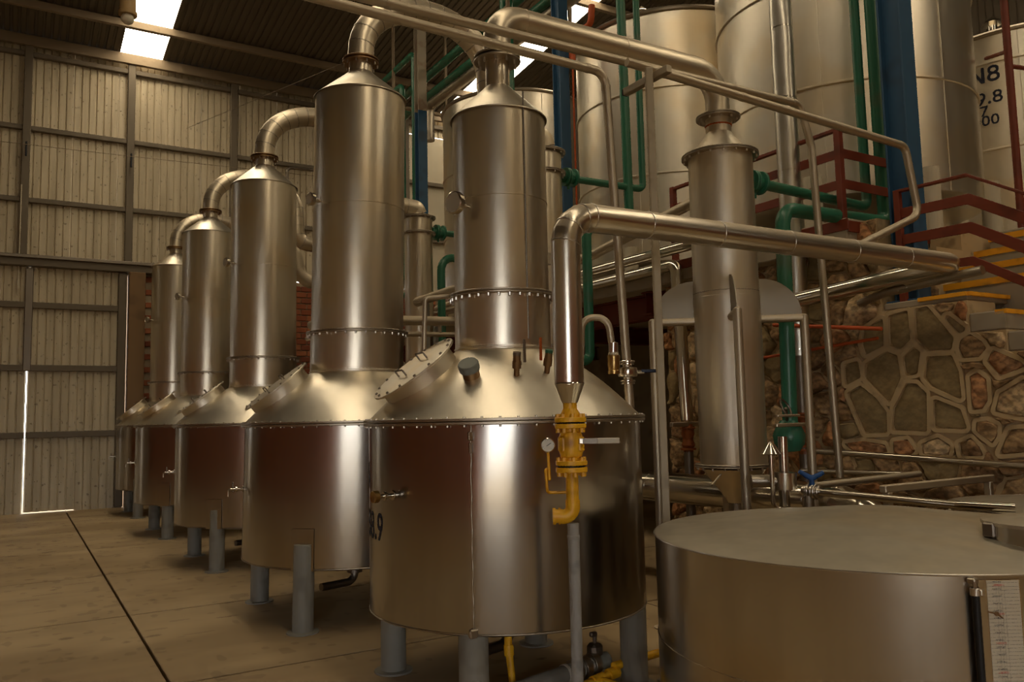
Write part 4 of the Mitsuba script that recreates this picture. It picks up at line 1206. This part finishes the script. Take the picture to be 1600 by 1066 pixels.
# ================================================================ the two vats at the right
VX, VY, VR, VZ = 3.60, 2.55, 1.07, 1.10
vt1 = thing('receiving_vat', 'broad round stainless vat with a shallow conical lid in the right corner', 'vat', 'low round vats')
o = (VX, VY, 0)
part(vt1, 'body', lathe([(0, 0.02), (VR, 0.02), (VR, 0.62)], 160, o), 'steel_vat')
part(vt1, 'body', lathe([(VR - 0.002, 0.62), (VR - 0.002, VZ)], 160, o), 'steel_vat')
part(vt1, 'weld_seam', torus_ring((VX, VY, 0.62), (0, 0, 1), VR - 0.001, 0.004, 140, 6), 'steel_vat')
part(vt1, 'lid', lathe([(VR + 0.004, VZ - 0.004), (VR + 0.004, VZ + 0.002), (VR * 0.6, VZ + 0.055), (VR * 0.25, VZ + 0.105), (0, VZ + 0.128)], 160, o), 'steel_lid', smooth=25)
part(vt1, 'rim_bead', torus_ring((VX, VY, VZ), (0, 0, 1), VR + 0.002, 0.0045, 160, 8), 'steel_bolt')
mh = part(vt1, 'manhole_collar', lathe([(0.255, 1.06), (0.255, 1.212)], 64, (3.69, 1.80, 0)), 'steel_vat')
part(mh, 'manhole_lid', lathe([(0.25, 1.206), (0.262, 1.208), (0.262, 1.222), (0.23, 1.226), (0.06, 1.244), (0, 1.245)], 64, (3.69, 1.80, 0)), 'steel_lid')
hl = V(3.69, 1.80, 1.19) - RT * 0.262
part(mh, 'hinge', bbox(hl, (0.035, 0.05, 0.06), 0.006), 'steel_dark', smooth=False)
sg_ = thing('sight_gauge', 'dark glass level tube with a steel clamp on the vat in the right corner', 'gauge')
a = math.radians(-128.8)
u = V(math.cos(a), math.sin(a), 0)
b = V(VX, VY, 0) + u * (VR + 0.030)
part(sg_, 'tube', lathe([(0, 0.12), (0.0135, 0.12), (0.0135, 1.055), (0, 1.055)], 18, b), 'black_rubber')
part(sg_, 'clamp', cat(lathe([(0.0135, 1.036), (0.018, 1.038), (0.018, 1.062), (0.0135, 1.064)], 20, b), bbox(b + V(0.005, -0.018, 1.05), (0.022, 0.016, 0.022), 0.003)), 'steel_bolt')
part(sg_, 'bracket', cat(bbox(b - u * 0.016 + V(0, 0, 1.085), (0.03, 0.03, 0.02), 0.004), sweep([b + V(0, 0, 1.05), b + V(0, 0, 1.085)], 0.008, 8)), 'steel_flange')
part(sg_, 'lower_fitting', sweep(fillet([b + V(0, 0, 0.13), b + V(0, 0, 0.07), b - u * 0.04 + V(0, 0, 0.07)], 0.02, 4), 0.014, 12), 'steel_bolt')


def curved_plate(a0, a1, z0, z1, t, R=VR):
    n = 10
    aa = np.linspace(a0, a1, n)
    prof = []
    for r in (R + 0.001, R + 0.001 + t):
        for z in (z0, z1):
            prof.append([(VX + r * math.cos(q), VY + r * math.sin(q), z) for q in aa])
    v = np.array(prof).reshape(-1, 3)
    f = []
    I = lambda k, i: k * n + i
    for i in range(n - 1):
        for A, B in ((2, 3), (1, 0), (3, 1), (0, 2)):
            f += [(I(A, i), I(A, i + 1), I(B, i + 1)), (I(A, i), I(B, i + 1), I(B, i))]
    for i, s in ((0, 1), (n - 1, -1)):
        q = [I(0, i), I(2, i), I(3, i), I(1, i)][::s]
        f += [(q[0], q[1], q[2]), (q[0], q[2], q[3])]
    return trimesh.Trimesh(v, np.array(f), process=False)


ru = thing('level_scale', 'paper level scale with fine lines and columns of figures stuck beside the sight gauge', 'scale')
ra0, ra1 = math.radians(-126.2), math.radians(-120.2)
part(ru, 'backing_board', curved_plate(ra0 - math.radians(1.5), ra1 + math.radians(0.3), 0.15, 1.086, 0.003), 'brass' if False else 'lamp_body', smooth=False)
part(ru, 'card', curved_plate(ra0, ra1, 0.15, 1.084, 0.0046), 'ruler_card', smooth=False)
ls, rs, figs, rfigs = [], [], [], []
z, k = 1.075, 0
wid = ra1 - ra0
while z > 0.3:
    ls.append(curved_plate(ra0 + wid * 0.0, ra1 - wid * 0.02, z, z + 0.0010, 0.0050))
    if k % 8 == 1:
        for c in range(3):
            m = wrapped_text('%03d' % (1080 - k * 10), 0.0065, VX, VY, VR + 0.004, z + 0.002, ra0 + wid * (0.16 + 0.085 * c), False)
            rfigs.append(m)
    elif k % 2 == 0:
        for c in range(4):
            figs.append(wrapped_text('%02d' % ((97 - k * 3 + c * 7) % 100), 0.005, VX, VY, VR + 0.004, z + 0.002, ra0 + wid * (0.15 + 0.07 * c), False))
    z -= 0.0125
    k += 1
part(ru, 'lines', cat(*ls), 'steel_dark', smooth=False, kind='stuff')
part(ru, 'figures', cat(*figs), 'ink', smooth=False, kind='stuff')
part(ru, 'red_figures', cat(*rfigs), 'red_ink', smooth=False, kind='stuff')
for c in (0.28, 0.36, 0.44, 0.53):
    part(ru, 'column_line', curved_plate(ra0 + wid * c - 0.0006, ra0 + wid * c, 0.2, 1.07, 0.0050), 'steel_dark', smooth=False)
wa = ra0 + wid * 0.22
for zz in (0.97,):
    q = V(VX, VY, zz) + V(math.cos(wa), math.sin(wa), 0) * (VR + 0.012)
    part(ru, 'twisted_wire', cat(sweep([q - RT * 0.03 + V(0, 0, 0.008), q, q + RT * 0.02 - V(0, 0, 0.014)], 0.0028, 6), torus_ring(q, u, 0.006, 0.0025, 12, 6)), 'bronze')

vt2 = thing('receiving_vat', 'smaller round vat behind the broad one, next to the stone wall', 'vat', 'low round vats')
o = (5.55, 2.62, 0)
part(vt2, 'body', lathe([(0, 0.02), (0.66, 0.02), (0.66, 1.08)], 120, o), 'steel_vat')
part(vt2, 'lid', lathe([(0.664, 1.076), (0.664, 1.082), (0.4, 1.105), (0, 1.125)], 120, o), 'steel_lid', smooth=25)
part(vt2, 'rim_bead', torus_ring((5.55, 2.62, 1.08), (0, 0, 1), 0.662, 0.005, 120, 6), 'steel_bolt')

# thin pipework between the condenser and the vats
vp_ = thing('vent_pipe', 'thin bent pipe with a small conical rain cap in front of the green globe valve', 'pipe')
part(vp_, 'tube', sweep(fillet([(4.40, 3.90, 1.43), (4.40, 3.90, 1.04), (4.60, 3.78, 1.03), (4.60, 3.78, 0.0)], [0.05, 0.05], 5), 0.016, 14), 'steel_pipe')
part(vp_, 'rain_cap', lathe([(0.062, 1.405), (0.064, 1.41), (0.006, 1.49), (0, 1.49)], 28, (4.40, 3.90, 0)), 'steel_clad')
co = thing('strainer', 'short wide steel collar on an upright pipe beside the union', 'strainer')
part(co, 'collar', lathe([(0.03, 1.155), (0.085, 1.16), (0.085, 1.275), (0.03, 1.28)], 40, (4.55, 3.93, 0)), 'steel_pipe')
part(co, 'pipe', lathe([(0.036, 0.0), (0.036, 1.16)], 22, (4.56, 3.94, 0)), 'steel_pipe')
part(co, 'upper_pipe', lathe([(0.032, 1.27), (0.032, 1.52)], 22, (4.57, 3.94, 0)), 'steel_pipe')
part(co, 'side_arm', sweep([(4.52, 3.93, 1.22), (4.36, 4.05, 1.22)], 0.045, 14), 'steel_flange')
tr = thing('transfer_pipe', 'polished pipe with a bright union and blue valve handle, running to the smaller vat', 'pipe')
U = V(4.80, 3.90, 1.13)
d = V(4.84, 2.90, 1.115) - U
d /= np.linalg.norm(d)
part(tr, 'tube', sweep(fillet([U + d * 0.05, V(4.84, 2.88, 1.115), V(4.97, 2.62, 1.11)], 0.05, 5), 0.026, 18), 'steel_pipe')
part(tr, 'riser', lathe([(0.040, 0.0), (0.040, 1.10), (0.0, 1.12)], 24, (4.79, 3.93, 0)), 'steel_flange')
un = part(tr, 'union', cat(*[disc_ring(U + d * k, d, 0.0, r, 0.016, 20) for k, r in ((-0.05, 0.045), (-0.025, 0.055), (0.0, 0.05), (0.025, 0.055), (0.05, 0.046))], cyl(U - d * 0.07, U + d * 0.07, 0.038, 16)), 'steel_bolt')
hb = U + V(0, 0, 0.06)
part(un, 'blue_handle', cat(cyl(hb - V(0, 0, 0.02), hb + V(0, 0, 0.03), 0.018, 12), *[sweep([hb + V(0, 0, 0.03), hb + V(0, 0, 0.07) + s * RT * 0.085 + (V(0, 0, 0.012) if s < 0 else V(0, 0, 0.0))], [0.022, 0.014], 12) for s in (-1, 1)]), 'blue_handle')
part(tr, 'branch', sweep([U + V(0.02, 0.02, 0.035), V(6.0, 3.86, 1.19)], 0.024, 14), 'conduit_steel')
sf = thing('stand_frame', 'welded square-tube frame carrying pipes beside the smaller vat', 'frame')
part(sf, 'rail', bbox((5.55, 3.42, 1.17), (1.3, 0.05, 0.05), 0.006), 'conduit_steel', smooth=False)
for x in (4.95, 6.15):
    part(sf, 'leg', bbox((x, 3.42, 0.575), (0.05, 0.05, 1.15), 0.006), 'conduit_steel', smooth=False)

# ================================================================ red railings
def flat_bar(p, q, h, t, mat='red_paint'):
    p, q = V(*p), V(*q)
    d = q - p
    L = np.linalg.norm(d)
    d /= L
    side = np.cross(d, V(0, 0, 1))
    side /= np.linalg.norm(side)
    up_ = np.cross(side, d)
    return bbox((p + q) / 2, (L, t, h), 0.003, ax=(d, side, up_))


ra = thing('railing', 'dark red railing along the landing and down the stairs in front of the blue column', 'railing')
xr = 6.46
for y, zb, ztp in ((4.19, 2.60, 3.57), (2.75, 2.1, 3.02), (2.0, 1.6, 2.55)):
    part(ra, 'post', bbox((xr, y, (zb + ztp) / 2), (0.05, 0.055, ztp - zb), 0.003), 'red_paint', smooth=False)
for z0, h, t in ((3.56, 0.022, 0.05), (3.365, 0.085, 0.012), (3.135, 0.085, 0.012), (2.865, 0.07, 0.012)):
    part(ra, 'rail', flat_bar((xr, 4.20, z0), (xr, 3.575, z0 - 0.015), h, t), 'red_paint', smooth=False)
    part(ra, 'rail', flat_bar((xr, 3.59, z0 - 0.012), (xr, 1.9, z0 - 0.012 - 1.02), h, t), 'red_paint', smooth=False)
rb = thing('railing', 'dark red railing round the corner of the raised floor in front of the huge tank', 'railing')
for x, y in ((6.24, 4.58), (6.24, 6.74), (7.22, 4.56)):
    part(rb, 'post', bbox((x, y, 3.80), (0.06, 0.06, 0.84), 0.004), 'red_paint', smooth=False)
for z0, h, t in ((4.20, 0.03, 0.05), (3.98, 0.085, 0.012), (3.70, 0.085, 0.012)):
    part(rb, 'rail', flat_bar((6.24, 4.58, z0), (6.24, 6.76, z0), h, t), 'red_paint', smooth=False)
    part(rb, 'rail', flat_bar((6.24, 4.56, z0), (7.22, 4.56, z0), h, t), 'red_paint', smooth=False)
part(rb, 'kick_board', cat(flat_bar((6.20, 4.5, 3.32), (6.20, 6.8, 3.32), 0.10, 0.012), flat_bar((6.2, 4.5, 3.30), (7.6, 4.5, 3.30), 0.10, 0.012)), 'red_paint', smooth=False)
rc = thing('railing', 'slender red post and braces beside the numbered tank at the right edge', 'railing')
part(rc, 'post', sweep([(8.2, 4.06, 3.39), (8.2, 4.06, 6.6)], 0.035, 14), 'red_paint')
part(rc, 'brace', sweep([(8.2, 4.06, 5.15), (9.6, 5.0, 5.75)], 0.02, 10), 'red_paint')
part(rc, 'brace', sweep([(8.2, 4.06, 5.0), (9.3, 3.6, 4.9)], 0.022, 10), 'red_paint')

# ================================================================ lamp, wires, odd pipes
la = thing('pendant_lamp', 'hanging lamp with a round opal bulb under the skylight strip', 'lamp')
o = (1.17, 12.0, -0.12)
part(la, 'housing', lathe([(0.0, 8.3), (0.05, 8.28), (0.09, 7.9), (0.105, 7.52), (0.118, 7.515), (0.118, 7.465), (0.085, 7.46), (0, 7.48)], 32, o), 'lamp_body')
part(la, 'bulb', trimesh.creation.icosphere(3, 0.084).apply_translation((1.17, 12.0, 7.30)), 'opal', smooth=True)
part(la, 'cord', sweep([(1.17, 12.0, 8.16), (1.17, 12.3, roof_z(12.3) - 0.1)], 0.012, 8), 'steel_dark')
wi = thing('wire', 'thin wire strung across the far wall', 'wire')
part(wi, 'strand', sweep(fillet([(-3, 18.9, 7.36), (1.98, 18.9, 7.46), (6.2, 18.9, 7.58)], 0.5, 3), 0.007, 6), 'purlin_paint')
for x, z in ((0.03, 7.42), (1.98, 7.46)):
    part(wi, 'insulator', bbox((x, 18.93, z - 0.08), (0.035, 0.05, 0.30), 0.008), 'black_paint', smooth=False)
wj = whole('stay_wire', 'thin wire slanting up beside the second still\'s neck', 'wire', sweep([(2.75, 7.25, 5.20), (1.55, 9.5, 5.0)], 0.003, 5), 'purlin_paint')
pipe('wall_conduit', 'thin dark conduit bent against the far wall between two still columns', [(6.0, 19.0, 7.75), (5.36, 19.0, 7.72), (5.46, 19.0, 5.4), (5.50, 18.9, 2.5)], 0.035, 'steel_dark', 0.12)
pipe('wall_pipe', 'beige elbowed pipe behind the third still\'s column', [(2.9, 12.0, 4.30), (3.50, 12.0, 4.25), (3.60, 12.0, 3.80), (4.4, 12.0, 3.72)], 0.10, 'conduit_steel', [0.15, 0.25])
pipe('service_pipe', 'beige pipe running low behind the still columns', [(2.95, 9.4, 2.82), (2.95, 8.75, 2.82), (4.6, 8.75, 2.86)], 0.055, 'conduit_steel', group='beige service pipes behind the columns')
pipe('service_pipe', 'thin beige pipe just below the other behind the still columns', [(2.90, 9.4, 2.66), (2.90, 8.75, 2.66), (4.6, 8.75, 2.70)], 0.030, 'conduit_steel', group='beige service pipes behind the columns')
pipe('service_pipe', 'thicker beige pipe crossing behind the green elbow', [(4.4, 9.6, 3.20), (4.4, 6.5, 3.22)], 0.06, 'conduit_steel', group='beige service pipes behind the columns')
sk = [k for k in labels if k.startswith('service_pipe') and '__' not in k]
part(sk[1], 'strap', bbox((4.3, 8.75, 2.765), (0.03, 0.05, 0.13), 0.004), 'steel_flange', smooth=False)
part(sk[0], 'prop', bbox((4.3, 8.85, 1.4), (0.05, 0.05, 2.8), 0.004), 'leg_paint', smooth=False)
part(sk[2], 'prop', bbox((4.4, 9.3, 1.57), (0.05, 0.05, 3.14), 0.004), 'leg_paint', smooth=False)
rp = thing('relief_pipe', 'thin steel tube bending down from the rusty flange of the front still\'s column', 'pipe')
part(rp, 'tube', sweep(fillet([(2.60, 5.02, 2.545), (2.38, 5.06, 2.52), (2.36, 5.06, 2.02)], 0.03, 5), 0.017, 12), 'conduit_steel')

# pipes on the floor under the front still
fp = thing('drain_pipe', 'grey drain pipe with a dark union lying under the front still', 'pipe')
pa = np.array([(2.15, 4.18, 0.09), (3.3, 4.36, 0.13)])
part(fp, 'tube', sweep(pa, 0.052, 18), 'leg_paint')
part(fp, 'union', bands(pa, [0.88, 0.96, 1.04], 0.055, 0.05, 0.014, 24), 'steel_flange')
part(fp, 'strap', bands(pa, [0.80], 0.053, 0.018, 0.006, 24), 'white_handle')
part(fp, 'valve', cat(bbox((3.22, 4.37, 0.2), (0.09, 0.09, 0.09), 0.02), cyl((3.22, 4.37, 0.2), (3.22, 4.37, 0.30), 0.014, 10), bbox((3.21, 4.37, 0.30), (0.05, 0.03, 0.03), 0.006)), 'steel_dark', smooth=False)
yp = thing('gas_pipe', 'yellow pipework on the floor below the front still', 'pipe')
part(yp, 'tube', sweep([(2.15, 3.98, 0.05), (3.25, 4.22, 0.09)], 0.024, 14), 'yellow_paint')
part(yp, 'tube', sweep([(3.10, 4.19, 0.085), (3.22, 3.9, 0.05)], 0.022, 14), 'yellow_paint')
part(yp, 'tee', cat(sweep([(3.05, 4.175, 0.083), (3.15, 4.2, 0.087)], 0.033, 14), sweep([(3.2, 4.21, 0.09), (3.28, 4.23, 0.09)], 0.036, 14)), 'yellow_paint')
part(yp, 'tube', sweep([(3.25, 4.22, 0.13), (4.4, 4.35, 0.14)], 0.026, 14), 'yellow_paint')
part(yp, 'tube', sweep([(3.22, 3.9, 0.05), (4.4, 3.93, 0.06)], 0.026, 14), 'yellow_paint')
part(yp, 'burner_riser', cat(sweep([(2.6, 4.35, 0.0), (2.585, 4.38, 0.30)], 0.022, 14), sweep([(2.586, 4.378, 0.27), (2.584, 4.382, 0.33)], 0.03, 14), sweep([(2.584, 4.382, 0.33), (2.58, 4.39, 0.5)], 0.024, 10)), 'yellow_paint')
